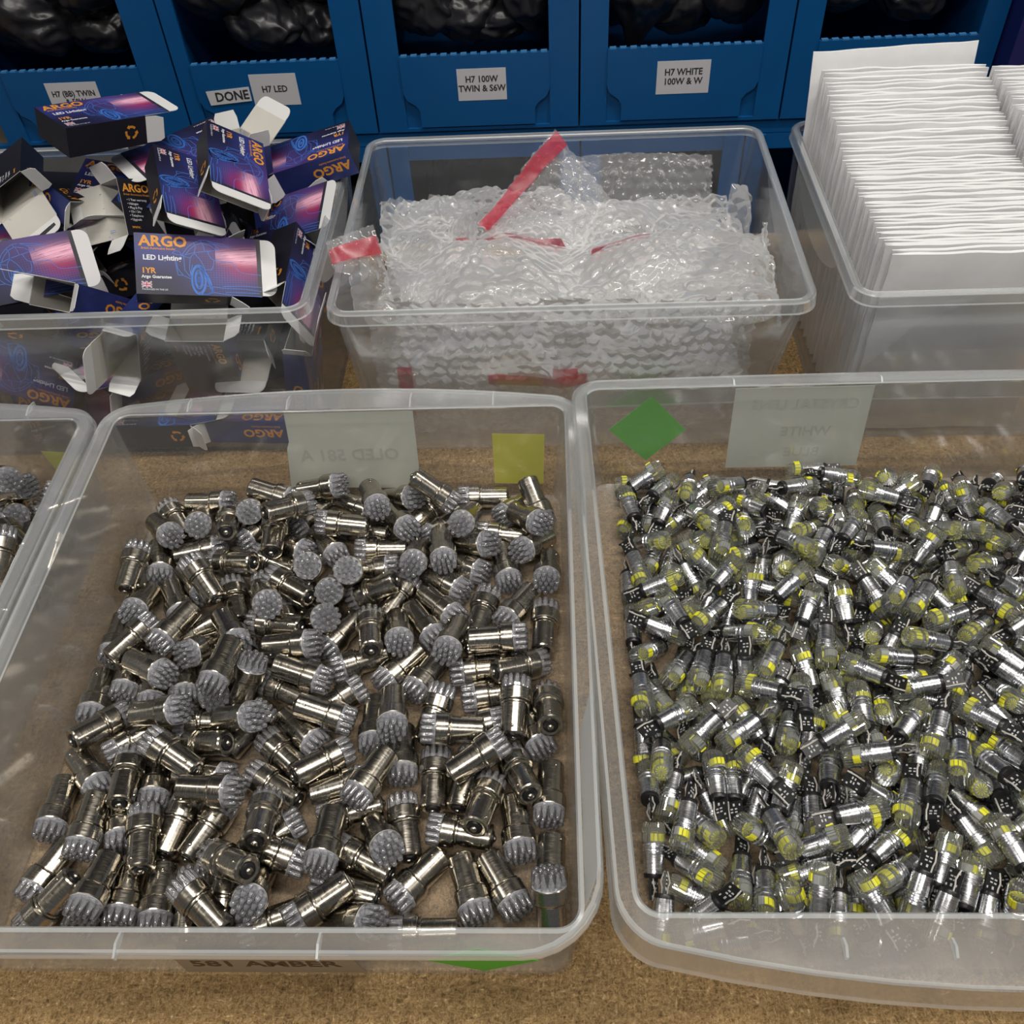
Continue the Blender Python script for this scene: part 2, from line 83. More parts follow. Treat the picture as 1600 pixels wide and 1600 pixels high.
CARTON_POSES = {
 'A': (-0.3547, 0.6732, 0.1539, -0.9245, -0.3236, -0.1787, -0.0930),
 'B': (-0.4228, 0.7872, 0.2281, 0.9041, -0.0063, 0.1194, 0.4103),
 'C': (-0.3150, 0.8086, 0.2257, 0.7581, -0.2184, 0.2030, -0.5799),
 'D': (-0.3676, 0.8052, 0.2076, 0.7891, -0.1918, 0.2166, -0.5419),
 'E': (-0.3372, 0.9302, 0.1720, -0.3625, 0.0148, -0.0825, 0.9282),
 'F': (-0.1863, 0.8987, 0.1772, -0.0426, -0.1200, -0.0429, 0.9909),
 'I': (-0.5177, 0.6900, 0.1358, -0.8643, -0.4528, -0.1357, -0.1718),
 'M': (-0.2577, 0.7834, 0.1526, 0.6217, -0.3421, 0.4438, -0.5473),
 'H': (-0.3517, 0.8278, 0.1214, 0.4220, 0.2666, -0.7965, -0.3413),
 'N': (-0.3224, 0.8573, 0.1330, -0.2456, 0.7001, 0.2850, 0.6068),
 'G': (-0.4706, 0.8872, 0.1627, 0.1894, 0.9104, -0.3518, -0.1074),
 'Q': (-0.4573, 0.8171, 0.1553, 0.9908, 0.0920, 0.0929, -0.0354),
 'O': (-0.2871, 0.8181, 0.0942, -0.9385, -0.2136, 0.2445, 0.1178),
 'J': (-0.4277, 0.7295, 0.0927, -0.4687, 0.2989, 0.2526, 0.7919),
 'L': (-0.5170, 0.8898, 0.2003, -0.1775, 0.7993, -0.5568, 0.1397),
 'S1': (-0.3429, 0.6816, 0.0460, -0.5727, 0.4438, 0.4222, 0.5448),
 'S2': (-0.4255, 0.6889, 0.0912, -0.1354, -0.1087, 0.5691, -0.8037),
 'S3': (-0.4127, 0.6406, 0.0123, 0.9996, -0.0250, -0.0002, 0.0100),
 'S4': (-0.2456, 0.6954, 0.0097, 0.0250, 0.0006, 0.0249, 0.9994),
 'S5': (-0.5304, 0.6755, 0.0089, -0.6017, -0.4332, 0.5243, -0.4188),
 'S6': (-0.2505, 0.7142, 0.0229, -0.0189, -0.7574, -0.0163, -0.6524),
 'S7': (-0.5046, 0.6738, -0.0027, 0.8366, 0.5366, 0.0117, 0.1091),
 'Z0': (-0.3046, 0.8245, 0.0745, 0.1502, -0.6089, -0.7779, -0.0382),
 'Z1': (-0.5244, 0.8778, 0.1440, -0.6750, 0.7180, -0.0694, -0.1554),
 'Z2': (-0.5166, 0.6979, 0.1065, -0.0190, -0.5456, -0.8340, -0.0805),
 'Z3': (-0.4178, 0.8608, 0.0626, 0.1464, -0.1985, 0.6289, 0.7373),
 'Z4': (-0.4955, 0.7796, 0.0139, -0.0266, 0.0598, 0.7397, 0.6697),
 'Z5': (-0.3410, 0.7234, 0.0639, -0.4507, -0.5952, -0.3625, -0.5578),
 'Z6': (-0.3667, 0.8006, 0.1191, 0.0995, -0.0608, 0.9804, -0.1590),
 'Z7': (-0.5197, 0.8554, 0.0458, 0.6620, 0.7243, -0.1872, -0.0460),
 'Z8': (-0.4384, 0.8281, 0.0380, -0.0319, -0.4844, -0.8743, -0.0024),
 'Z9': (-0.3633, 0.8696, 0.0072, 0.5974, 0.5534, -0.4432, -0.3747),
 'Z10': (-0.3206, 0.8256, 0.0977, 0.5052, -0.4087, -0.6247, 0.4330),
 'Z11': (-0.2558, 0.7210, 0.0715, -0.0427, -0.1725, -0.9838, 0.0217),
 'Z12': (-0.4333, 0.7892, 0.0379, -0.0806, 0.0836, 0.0266, 0.9929),
 'Z13': (-0.5813, 0.9234, 0.1003, -0.3828, 0.5469, -0.4214, 0.6139),
 'Z14': (-0.5852, 0.7225, 0.0653, 0.5415, 0.5883, 0.3485, 0.4891),
 'Z15': (-0.3643, 0.7472, 0.0462, 0.3052, 0.1249, 0.7379, 0.5889),
 'Z16': (-0.2725, 0.8874, 0.0120, 0.3556, -0.0249, 0.0159, -0.9342),
 'Z17': (-0.3867, 0.7433, 0.0449, 0.4064, -0.1400, 0.0197, -0.9027),
 'Z18': (-0.3574, 0.7251, 0.0799, 0.5362, 0.3801, -0.4809, -0.5803),
 'Z19': (-0.2826, 0.7962, 0.0484, -0.6105, -0.6235, -0.3848, -0.3009),
 'Z20': (-0.4899, 0.7145, 0.0632, -0.2826, 0.2211, 0.6782, -0.6413),
 'Z21': (-0.3060, 0.6998, 0.0386, -0.0332, -0.6564, -0.7537, 0.0020),
 'Z22': (-0.4668, 0.8656, 0.1085, -0.0332, -0.0730, 0.0126, 0.9967),
 'Z23': (-0.5132, 0.9161, 0.0079, -0.1784, 0.0568, 0.0417, 0.9814),
 'Z24': (-0.2545, 0.7681, 0.1118, -0.0960, 0.6613, -0.7420, -0.0532),
 'Z25': (-0.4953, 0.8213, 0.0101, 0.7723, -0.0415, 0.0050, -0.6339),
}
WRAPS = [
 ('flat bubble wrap sheet standing against the back wall of the tub', [(0.015, 0.9, 0.158), (0.164, 0.9, 0.151), (0.162, 0.86, 0.099), (0.014, 0.86, 0.104)], 0.004, 0.002, 1, ()),
 ('folded bubble wrap bag with a diagonal red tape, tallest in the tub', [(0.006, 0.875, 0.194), (0.079, 0.83, 0.123), (0.0, 0.77, 0.097), (-0.072, 0.82, 0.129)], 0.006, 0.004, 2, ((0.02, 0.16, 0.0, 1.0),)),
 ('scooped bubble wrap lump at the left rear of the tub', [(-0.183, 0.86, 0.131), (-0.057, 0.83, 0.159), (-0.062, 0.73, 0.146), (-0.129, 0.69, 0.136)], -0.016, 0.013, 3, ()),
 ('narrow bubble wrap flap with red tape over the left rim', [(-0.188, 0.695, 0.194), (-0.15, 0.72, 0.193), (-0.13, 0.665, 0.14), (-0.172, 0.665, 0.145)], 0.006, 0.004, 4, ((0.02, 0.95, 0.12, 0.32),)),
 ('bubble wrap mound with an arched red tape at the front middle', [(-0.115, 0.8, 0.12), (0.015, 0.8, 0.127), (0.038, 0.665, 0.125), (-0.133, 0.665, 0.131)], 0.026, 0.01, 5, ((0.18, 0.95, 0.06, 0.13),)),
 ('pale bubble wrap sheet behind the pointed flap', [(-0.037, 0.85, 0.111), (0.12, 0.85, 0.133), (0.139, 0.78, 0.114), (-0.018, 0.78, 0.112)], 0.016, 0.01, 6, ()),
 ('bubble wrap flap with a sharp corner pointing to the right', [(-0.005, 0.77, 0.125), (0.156, 0.8, 0.153), (0.135, 0.72, 0.139), (-0.006, 0.675, 0.129)], 0.012, 0.008, 7, ((0.3, 0.62, 0.3, 0.37),)),
 ('bubble wrap mound filling the right front of the tub', [(0.085, 0.79, 0.12), (0.222, 0.77, 0.149), (0.209, 0.665, 0.126), (0.054, 0.665, 0.128)], 0.022, 0.013, 8, ()),
 ('upright bubble wrap roll at the right rear of the tub', [(0.179, 0.865, 0.136), (0.215, 0.865, 0.134), (0.226, 0.82, 0.085), (0.175, 0.82, 0.087)], 0.018, 0.006, 9, ()),
 ('crumpled bubble wrap pressed against the tub front, left half', [(-0.16, 0.668, 0.15), (0.03, 0.664, 0.15), (0.03, 0.658, 0.01), (-0.155, 0.658, 0.01)], 0.004, 0.005, 11, ((0.55, 1.0, 0.52, 0.6), (0.1, 0.17, 0.45, 0.85))),
 ('crumpled bubble wrap pressed against the tub front, right half', [(0.0, 0.668, 0.148), (0.18, 0.668, 0.145), (0.172, 0.66, 0.01), (0.0, 0.66, 0.01)], 0.004, 0.005, 12, ((0.0, 0.12, 0.5, 0.58), (0.45, 0.75, 0.62, 0.68))),
 ('loose bubble wrap layer deep in the tub under the left lump', [(-0.155, 0.9, 0.12), (0.02, 0.9, 0.125), (0.02, 0.69, 0.12), (-0.155, 0.69, 0.115)], 0.012, 0.01, 13, ()),
 ('loose bubble wrap layer deep in the tub under the right mound', [(0.01, 0.9, 0.11), (0.185, 0.9, 0.11), (0.185, 0.69, 0.118), (0.01, 0.69, 0.118)], 0.012, 0.01, 14, ()),
 ('lowest bubble wrap layer lying on the tub floor', [(-0.15, 0.9, 0.045), (0.175, 0.9, 0.045), (0.172, 0.67, 0.055), (-0.15, 0.67, 0.055)], 0.01, 0.01, 15, ()),
]

# ------------------------------------------------------------------ mesh helpers
class MB:
    def __init__(self):
        self.v = []; self.f = []; self.m = []; self.uv = []

    def add(self, vs, fs, mi=0):
        b = len(self.v)
        self.v += [tuple(p) for p in vs]
        for q in fs:
            self.f.append(tuple(b + i for i in q)); self.m.append(mi); self.uv.append(None)
        return self

    def quad(self, a, b, c, d, mi=0, uv=None):
        self.add((a, b, c, d), ((0, 1, 2, 3),), mi)
        self.uv[-1] = uv
        return self

    def box(self, x0, x1, y0, y1, z0, z1, mi=0):
        return self.add([(x, y, z) for z in (z0, z1) for y in (y0, y1) for x in (x0, x1)],
                        ((0, 2, 3, 1), (4, 5, 7, 6), (0, 1, 5, 4), (2, 6, 7, 3), (0, 4, 6, 2), (1, 3, 7, 5)), mi)

    def prism(self, poly, axis, a, b, mi=0):
        n = len(poly)
        mk = {'x': lambda p, t: (t, p[0], p[1]), 'y': lambda p, t: (p[0], t, p[1]), 'z': lambda p, t: (p[0], p[1], t)}[axis]
        vs = [mk(p, a) for p in poly] + [mk(p, b) for p in poly]
        fs = [tuple(range(n))[::-1], tuple(range(n, 2 * n))] + [(i, (i + 1) % n, n + (i + 1) % n, n + i) for i in range(n)]
        return self.add(vs, fs, mi)

    def lathe(self, prof, n=20, mi=0, cap0=False, cap1=False, c=(0, 0)):
        vs = []; fs = []
        for r, z in prof:
            for k in range(n):
                a = 2 * math.pi * k / n
                vs.append((c[0] + r * math.cos(a), c[1] + r * math.sin(a), z))
        for j in range(len(prof) - 1):
            for k in range(n):
                fs.append((j * n + k, j * n + (k + 1) % n, (j + 1) * n + (k + 1) % n, (j + 1) * n + k))
        if cap0: fs.append(tuple(range(n))[::-1])
        if cap1: fs.append(tuple(range((len(prof) - 1) * n, len(prof) * n)))
        return self.add(vs, fs, mi)

    def loops(self, ls, mi=0, cap0=True, cap1=True):
        n = len(ls[0]); vs = [p for l in ls for p in l]; fs = []
        for j in range(len(ls) - 1):
            for k in range(n):
                fs.append((j * n + k, j * n + (k + 1) % n, (j + 1) * n + (k + 1) % n, (j + 1) * n + k))
        if cap0: fs.append(tuple(range(n))[::-1])
        if cap1: fs.append(tuple(range((len(ls) - 1) * n, len(ls) * n)))
        return self.add(vs, fs, mi)

    def tube(self, pts, r, n=6, mi=0):
        pts = [Vector(p) for p in pts]; ls = []
        for i, p in enumerate(pts):
            d = (pts[min(i + 1, len(pts) - 1)] - pts[max(i - 1, 0)]).normalized()
            a = d.orthogonal().normalized(); b = d.cross(a)
            ls.append([p + r * (math.cos(2 * math.pi * k / n) * a + math.sin(2 * math.pi * k / n) * b) for k in range(n)])
        return self.loops(ls, mi)

    def ribbon(self, pts, w, z, mi=0, xmin=-9, xmax=9):
        """flat line print in the xy plane"""
        for (x0, y0), (x1, y1) in zip(pts[:-1], pts[1:]):
            if not (xmin <= (x0 + x1) / 2 < xmax): continue
            d = Vector((x1 - x0, y1 - y0))
            if d.length < 1e-7: continue
            d.normalize(); n = Vector((-d.y, d.x)) * w / 2; e = d * w * 0.25
            self.quad((x0 - n.x - e.x, y0 - n.y - e.y, z), (x1 - n.x + e.x, y1 - n.y + e.y, z),
                      (x1 + n.x + e.x, y1 + n.y + e.y, z), (x0 + n.x - e.x, y0 + n.y - e.y, z), mi)
        return self

    def mesh(self, name, mats, smooth=None):
        me = bpy.data.meshes.new(name)
        me.from_pydata(self.v, [], self.f)
        for m in (mats if isinstance(mats, (list, tuple)) else [mats]):
            me.materials.append(m)
        if any(self.m): me.polygons.foreach_set('material_index', self.m)
        if any(u is not None for u in self.uv):
            ul = me.uv_layers.new(name='UVMap').data
            for p, u in zip(me.polygons, self.uv):
                if u is not None:
                    for li, c in zip(p.loop_indices, u): ul[li].uv = c
        if smooth is not None:
            me.polygons.foreach_set('use_smooth', [True] * len(me.polygons))
            if smooth < 179: me.set_sharp_from_angle(angle=math.radians(smooth))
        me.update()
        return me


def ob(name, me, parent=None, loc=None, rot=None):
    o = bpy.data.objects.new(name, me)
    COL.objects.link(o)
    if parent is not None: o.parent = parent
    if loc is not None: o.location = loc
    if rot is not None: o.rotation_euler = rot
    return o


def tag(o, label, cat=None, group=None, kind=None):
    o['label'] = label
    if cat: o['category'] = cat
    if group: o['group'] = group
    if kind: o['kind'] = kind
    return o


def empty(name, loc=(0, 0, 0)):
    o = bpy.data.objects.new(name, None)
    o.empty_display_size = 0.02
    COL.objects.link(o)
    o.location = loc
    return o


def struct(name, me):
    o = ob(name, me); o['kind'] = 'structure'; return o


_text_cache = {}


def text_geo(body, size, bold=0.0, align='LEFT'):
    """flat lettering as (verts, faces), baseline at y=0 in the xy plane"""
    key = (body, size, bold, align)
    if key not in _text_cache:
        cu = bpy.data.curves.new('t', 'FONT')
        cu.body = body; cu.size = size; cu.align_x = align; cu.resolution_u = 2; cu.offset = bold
        o = bpy.data.objects.new('t', cu); COL.objects.link(o)
        dg = bpy.context.evaluated_depsgraph_get()
        me = bpy.data.meshes.new_from_object(o.evaluated_get(dg))
        _text_cache[key] = ([tuple(v.co) for v in me.vertices], [tuple(p.vertices) for p in me.polygons])
        bpy.data.objects.remove(o); bpy.data.meshes.remove(me); bpy.data.curves.remove(cu)
    return _text_cache[key]


def put_text(mb, body, size, fn, mi=0, bold=0.0, align='LEFT', flip=False):
    vs, fs = text_geo(body, size, bold, align)
    mb.add([fn(x, y) for x, y, _ in vs], [f[::-1] for f in fs] if flip else fs, mi)


# ------------------------------------------------------------------ materials
def new_mat(name):
    m = bpy.data.materials.new(name); m.use_nodes = True
    nt = m.node_tree
    return m, nt, nt.nodes['Principled BSDF'], nt.nodes['Material Output']


def N(nt, typ, **kw):
    n = nt.nodes.new(typ)
    for k, v in kw.items():
        if k.startswith('i_'):
            n.inputs[int(k[2:]) if k[2:].isdigit() else k[2:].replace('_', ' ')].default_value = v
        else: setattr(n, k, v)
    return n


def c4(c): return (c[0], c[1], c[2], 1.0)


def plain(name, col, rough=0.5, metal=0.0, spec=0.5, bump=0.0, bscale=200.0, var=0.0):
    m, nt, p, out = new_mat(name)
    p.inputs['Base Color'].default_value = c4(col)
    p.inputs['Roughness'].default_value = rough
    p.inputs['Metallic'].default_value = metal
    p.inputs['Specular IOR Level'].default_value = spec
    if bump or var:
        tc = N(nt, 'ShaderNodeTexCoord'); nz = N(nt, 'ShaderNodeTexNoise', i_Scale=bscale, i_Detail=4.0)
        nt.links.new(tc.outputs['Object'], nz.inputs['Vector'])
        if bump:
            b = N(nt, 'ShaderNodeBump', i_Strength=bump, i_Distance=0.001)
            nt.links.new(nz.outputs['Fac'], b.inputs['Height']); nt.links.new(b.outputs['Normal'], p.inputs['Normal'])
        if var:
            r = N(nt, 'ShaderNodeMapRange', i_1=0.3, i_2=0.7, i_3=1 - var, i_4=1 + var)
            mx = N(nt, 'ShaderNodeVectorMath', operation='SCALE'); mx.inputs[0].default_value = col
            nt.links.new(nz.outputs['Fac'], r.inputs[0]); nt.links.new(r.outputs[0], mx.inputs['Scale'])
            nt.links.new(mx.outputs[0], p.inputs['Base Color'])
    return m


def clear(name, col, haze, gloss, rough=0.2, tint=(1, 1, 1), ior=1.45, edge=0.0, transl=0.0):
    """clear or frosted plastic: most light passes straight, a little is scattered (haze), the surface reflects by Fresnel"""
    m, nt, p, out = new_mat(name)
    nt.nodes.remove(p)
    tr = N(nt, 'ShaderNodeBsdfTransparent'); tr.inputs[0].default_value = c4(tint)
    df = N(nt, 'ShaderNodeBsdfDiffuse'); df.inputs[0].default_value = c4(col)
    gl = N(nt, 'ShaderNodeBsdfGlossy', i_Roughness=rough); gl.inputs[0].default_value = (1, 1, 1, 1)
    fr = N(nt, 'ShaderNodeFresnel', i_IOR=ior)
    ma = N(nt, 'ShaderNodeMath', operation='MULTIPLY', use_clamp=True); ma.inputs[1].default_value = gloss
    nt.links.new(fr.outputs[0], ma.inputs[0])
    m1 = N(nt, 'ShaderNodeMixShader', i_0=haze); m2 = N(nt, 'ShaderNodeMixShader')
    last = df
    if transl:
        tl = N(nt, 'ShaderNodeBsdfTranslucent'); tl.inputs[0].default_value = c4(col)
        mt = N(nt, 'ShaderNodeMixShader', i_0=transl)
        nt.links.new(df.outputs[0], mt.inputs[1]); nt.links.new(tl.outputs[0], mt.inputs[2]); last = mt
    if edge:
        me_ = N(nt, 'ShaderNodeMath', operation='MULTIPLY_ADD', use_clamp=True); me_.inputs[1].default_value = edge; me_.inputs[2].default_value = haze
        nt.links.new(fr.outputs[0], me_.inputs[0]); nt.links.new(me_.outputs[0], m1.inputs[0])
    nt.links.new(tr.outputs[0], m1.inputs[1]); nt.links.new(last.outputs[0], m1.inputs[2])
    nt.links.new(ma.outputs[0], m2.inputs[0]); nt.links.new(m1.outputs[0], m2.inputs[1]); nt.links.new(gl.outputs[0], m2.inputs[2])
    nt.links.new(m2.outputs[0], out.inputs[0])
    return m


def metal(name, col, rough, scratch=0.0):
    m, nt, p, out = new_mat(name)
    p.inputs['Base Color'].default_value = c4(col)
    p.inputs['Metallic'].default_value = 1.0
    p.inputs['Roughness'].default_value = rough
    tc = N(nt, 'ShaderNodeTexCoord'); mp = N(nt, 'ShaderNodeMapping'); mp.inputs['Scale'].default_value = (60, 60, 900)
    nz = N(nt, 'ShaderNodeTexNoise', i_Scale=3.0, i_Detail=2.0)
    r = N(nt, 'ShaderNodeMapRange', i_1=0.3, i_2=0.75, i_3=max(0.02, rough - scratch), i_4=rough + scratch)
    nt.links.new(tc.outputs['Object'], mp.inputs[0]); nt.links.new(mp.outputs[0], nz.inputs['Vector'])
    nt.links.new(nz.outputs['Fac'], r.inputs[0]); nt.links.new(r.outputs[0], p.inputs['Roughness'])
    return m


def board_mat():
    m, nt, p, out = new_mat('hardboard')
    tc = N(nt, 'ShaderNodeTexCoord')
    def noise_at(scale, det=4.0, dist=0.0, stretch=(1, 1, 1), rot=0.0):
        mp = N(nt, 'ShaderNodeMapping'); mp.inputs['Scale'].default_value = stretch; mp.inputs['Rotation'].default_value = (0, 0, rot)
        nz = N(nt, 'ShaderNodeTexNoise', i_Scale=scale, i_Detail=det, i_Distortion=dist)
        nt.links.new(tc.outputs['Object'], mp.inputs[0]); nt.links.new(mp.outputs[0], nz.inputs['Vector'])
        return nz.outputs['Fac']
    def math_(op, a, b):
        n = N(nt, 'ShaderNodeMath', operation=op); nt.links.new(a, n.inputs[0]); nt.links.new(b, n.inputs[1]); return n.outputs[0]
    fine = noise_at(420.0, 6.0, 1.2); broad = noise_at(22.0, 5.0); grain = noise_at(1100.0, 2.0)
    fib = math_('MAXIMUM', noise_at(260.0, 2.0, 2.2, (1, 0.30, 1), 0.4), noise_at(240.0, 2.0, 2.2, (0.30, 1, 1), -0.2))
    mixed = math_('ADD', fine, fib)
    half = N(nt, 'ShaderNodeMath', operation='MULTIPLY'); half.inputs[1].default_value = 0.5; nt.links.new(mixed, half.inputs[0])
    r1 = N(nt, 'ShaderNodeValToRGB'); e = r1.color_ramp.elements
    e[0].position = 0.36; e[0].color = (0.080, 0.050, 0.020, 1)
    e[1].position = 0.72; e[1].color = (0.66, 0.49, 0.27, 1)
    k = e.new(0.52); k.color = (0.270, 0.172, 0.075, 1)
    k = e.new(0.62); k.color = (0.37, 0.245, 0.115, 1)
    nt.links.new(half.outputs[0], r1.inputs[0])
    r2 = N(nt, 'ShaderNodeMapRange', i_1=0.3, i_2=0.7, i_3=0.80, i_4=1.15); nt.links.new(broad, r2.inputs[0])
    r3 = N(nt, 'ShaderNodeMapRange', i_1=0.3, i_2=0.6, i_3=0.70, i_4=1.05); nt.links.new(grain, r3.inputs[0])
    vm = N(nt, 'ShaderNodeVectorMath', operation='SCALE')
    nt.links.new(r1.outputs[0], vm.inputs[0]); nt.links.new(math_('MULTIPLY', r2.outputs[0], r3.outputs[0]), vm.inputs['Scale'])
    nt.links.new(vm.outputs[0], p.inputs['Base Color'])
    p.inputs['Roughness'].default_value = 0.8
    p.inputs['Specular IOR Level'].default_value = 0.15
    bp = N(nt, 'ShaderNodeBump', i_Strength=0.3, i_Distance=0.0005)
    nt.links.new(half.outputs[0], bp.inputs['Height']); nt.links.new(bp.outputs[0], p.inputs['Normal'])
    return m


def art_mat():
    """printed face of the bulb cartons: navy night scene with a magenta light on the right (uv: u to the right, v up)"""
    m, nt, p, out = new_mat('carton_art')
    uv = N(nt, 'ShaderNodeUVMap'); sx = N(nt, 'ShaderNodeSeparateXYZ'); nt.links.new(uv.outputs[0], sx.inputs[0])
    U, V = sx.outputs[0], sx.outputs[1]
    def M(op, a, b=None, c=None):
        n = N(nt, 'ShaderNodeMath', operation=op)
        for i, q in enumerate((a, b, c)):
            if q is None: continue
            if isinstance(q, (int, float)): n.inputs[i].default_value = q
            else: nt.links.new(q, n.inputs[i])
        return n.outputs[0]
    def blob(cu, cv, su, sv):
        a = M('DIVIDE', M('SUBTRACT', U, cu), su); b = M('DIVIDE', M('SUBTRACT', V, cv), sv)
        return M('EXPONENT', M('MULTIPLY', M('ADD', M('MULTIPLY', a, a), M('MULTIPLY', b, b)), -1.0))
    def mix(fac, a, b):
        n = N(nt, 'ShaderNodeMix', data_type='RGBA')
        nt.links.new(fac, n.inputs[0])
        for i, q in ((6, a), (7, b)):
            if isinstance(q, tuple): n.inputs[i].default_value = c4(q)
            else: nt.links.new(q, n.inputs[i])
        return n.outputs[2]
    col = mix(blob(0.15, 0.75, 0.30, 0.30), (0.012, 0.012, 0.032), (0.030, 0.040, 0.22))
    col = mix(blob(0.68, 0.90, 0.33, 0.35), col, (0.085, 0.045, 0.21))
    col = mix(blob(0.72, 0.30, 0.30, 0.33), col, (0.045, 0.045, 0.20))
    grid = M('MAXIMUM', M('LESS_THAN', M('FRACT', M('MULTIPLY', U, 46.0)), 0.13), M('LESS_THAN', M('FRACT', M('MULTIPLY', V, 26.0)), 0.13))
    gm = M('MULTIPLY', M('MULTIPLY', grid, 0.45), blob(0.75, 0.35, 0.27, 0.40))
    col = mix(gm, col, (0.10, 0.20, 0.75))
    col = mix(M('MULTIPLY', blob(0.86, 0.52, 0.17, 0.22), 0.85), col, (0.40, 0.012, 0.09))
    st = N(nt, 'ShaderNodeTexNoise', i_Scale=1.0, i_Detail=2.0)
    cx = N(nt, 'ShaderNodeCombineXYZ'); nt.links.new(M('MULTIPLY', U, 4.0), cx.inputs[0]); nt.links.new(M('MULTIPLY', M('ADD', V, M('MULTIPLY', U, -0.22)), 70.0), cx.inputs[1])
    nt.links.new(cx.outputs[0], st.inputs['Vector'])
    streak = M('GREATER_THAN', st.outputs['Fac'], 0.44)
    band = blob(0.90, 0.68, 0.24, 0.115)
    lm = M('MULTIPLY', M('GREATER_THAN', U, 0.63), M('MULTIPLY', M('ADD', M('MULTIPLY', streak, 0.6), 0.4), M('MINIMUM', M('MULTIPLY', band, 1.5), 1.0)))
    col = mix(lm, col, (0.95, 0.50, 0.66))
    col = mix(M('GREATER_THAN', U, 0.965), col, (0.03, 0.03, 0.045))
    nt.links.new(col, p.inputs['Base Color'])
    p.inputs['Roughness'].default_value = 0.38
    return m


MT = {}
MT['board'] = board_mat()
MT['tray'] = clear('frosted_tray_plastic', (0.78, 0.79, 0.79), 0.048, 0.42, 0.14, (0.985, 0.985, 0.98), edge=0.16)
MT['rim'] = clear('frosted_rim_plastic', (0.76, 0.79, 0.80), 0.065, 0.45, 0.18, (0.98, 0.98, 0.98), edge=0.35)
MT['bead'] = clear('frosted_bead_plastic', (0.80, 0.84, 0.85), 0.34, 0.5, 0.18, (0.97, 0.98, 0.98))
MT['crate'] = clear('clear_crate_plastic', (0.72, 0.76, 0.80), 0.040, 0.45, 0.12, (0.98, 0.985, 0.99))
MT['nickel'] = metal('nickel', (0.56, 0.52, 0.445), 0.21, 0.09)
MT['alu'] = metal('brushed_aluminium', (0.86, 0.87, 0.90), 0.25, 0.08)
MT['led'] = clear('clear_led_resin', (0.95, 0.95, 0.99), 0.095, 2.0, 0.05, (0.98, 0.98, 0.99), 1.5)
MT['lens'] = clear('clear_ribbed_lens', (0.80, 0.82, 0.78), 0.085, 1.4, 0.05, (0.97, 0.98, 0.95), 1.5)
MT['led_board'] = plain('led_board_white', (0.78, 0.79, 0.83), 0.5)
MT['led_die_shade'] = plain('led_die_shade_grey', (0.46, 0.46, 0.52), 0.4)  # grey dies put shading contrast into the colour under the clear domes
MT['led_core'] = plain('led_core_grey', (0.30, 0.31, 0.30), 0.35)
MT['phosphor'] = plain('led_phosphor_yellow', (0.76, 0.74, 0.04), 0.5)
MT['black'] = plain('black_insulator', (0.012, 0.012, 0.013), 0.35)
MT['pcb'] = plain('black_circuit_board', (0.016, 0.017, 0.018), 0.3)
MT['pad'] = plain('solder_pad', (0.55, 0.55, 0.54), 0.35)
MT['lead'] = plain('tinned_lead', (0.50, 0.48, 0.44), 0.45)
MT['art'] = art_mat()
MT['navy'] = plain('carton_black', (0.011, 0.011, 0.018), 0.42)
MT['blue_side'] = plain('carton_blue', (0.020, 0.032, 0.15), 0.42, var=0.35, bscale=30)
MT['card'] = plain('carton_inside', (0.60, 0.58, 0.53), 0.75, var=0.03, bscale=40)
MT['card_white'] = plain('carton_tab_white', (0.74, 0.74, 0.74), 0.6)
MT['orange'] = plain('print_orange', (0.72, 0.30, 0.035), 0.5)
MT['white_ink'] = plain('print_white', (0.75, 0.76, 0.80), 0.5)
MT['line_blue'] = plain('print_line_blue', (0.055, 0.21, 0.70), 0.45)
MT['red_ink'] = plain('print_red', (0.50, 0.03, 0.05), 0.5)
MT['flag_blue'] = plain('print_flag_blue', (0.03, 0.05, 0.22), 0.5)
MT['bubble'] = clear('bubble_wrap_film', (0.93, 0.94, 0.95), 0.19, 0.45, 0.08, (1, 1, 1), 1.5, edge=0.55, transl=0.40)
MT['tape'] = clear('red_sealing_tape', (0.60, 0.035, 0.075), 0.38, 0.5, 0.22, (0.95, 0.42, 0.47))
MT['mailer'] = plain('white_mailer_paper', (0.80, 0.80, 0.81), 0.7, bump=0.15, bscale=90, var=0.02)
MT['bag'] = plain('black_polythene', (0.012, 0.012, 0.015), 0.36, bump=0.25, bscale=3.0)
MT['blue'] = plain('blue_corrugated_plastic', (0.003, 0.078, 0.245), 0.42, spec=0.3, var=0.06, bscale=12)
MT['blue_edge'] = plain('blue_cut_edge', (0.045, 0.19, 0.43), 0.45)
MT['rack'] = plain('rack_navy_paint', (0.008, 0.011, 0.10), 0.4)
MT['shelf'] = plain('shelf_board', (0.10, 0.08, 0.06), 0.8, var=0.1)
MT['hole'] = plain('slot_dark', (0.003, 0.003, 0.006), 0.8)
MT['label'] = plain('label_paper_grey', (0.55, 0.55, 0.58), 0.7)
MT['label_back'] = plain('label_paper_seen_from_behind', (0.84, 0.86, 0.78), 0.7)
MT['label_cream'] = plain('label_paper_cream', (0.40, 0.32, 0.22), 0.7)
MT['ink'] = plain('black_ink', (0.03, 0.03, 0.035), 0.6)
MT['ink_brown'] = plain('brown_ink', (0.12, 0.075, 0.035), 0.6)
MT['ink_faint'] = plain('ink_showing_through', (0.69, 0.71, 0.64), 0.7)
MT['tape_clear'] = plain('white_tape', (0.60, 0.61, 0.64), 0.4)
MT['note_yellow'] = plain('yellow_paper', (0.82, 0.80, 0.05), 0.65)
MT['note_green'] = plain('green_paper', (0.15, 0.62, 0.06), 0.6)
MT['paper'] = plain('white_paper', (0.76, 0.75, 0.73), 0.7)
MT['plaster'] = plain('painted_plaster', (0.42, 0.42, 0.41), 0.9, var=0.05, bscale=3)
MT['concrete'] = plain('grey_concrete', (0.16, 0.155, 0.15), 0.8, var=0.2, bscale=6)
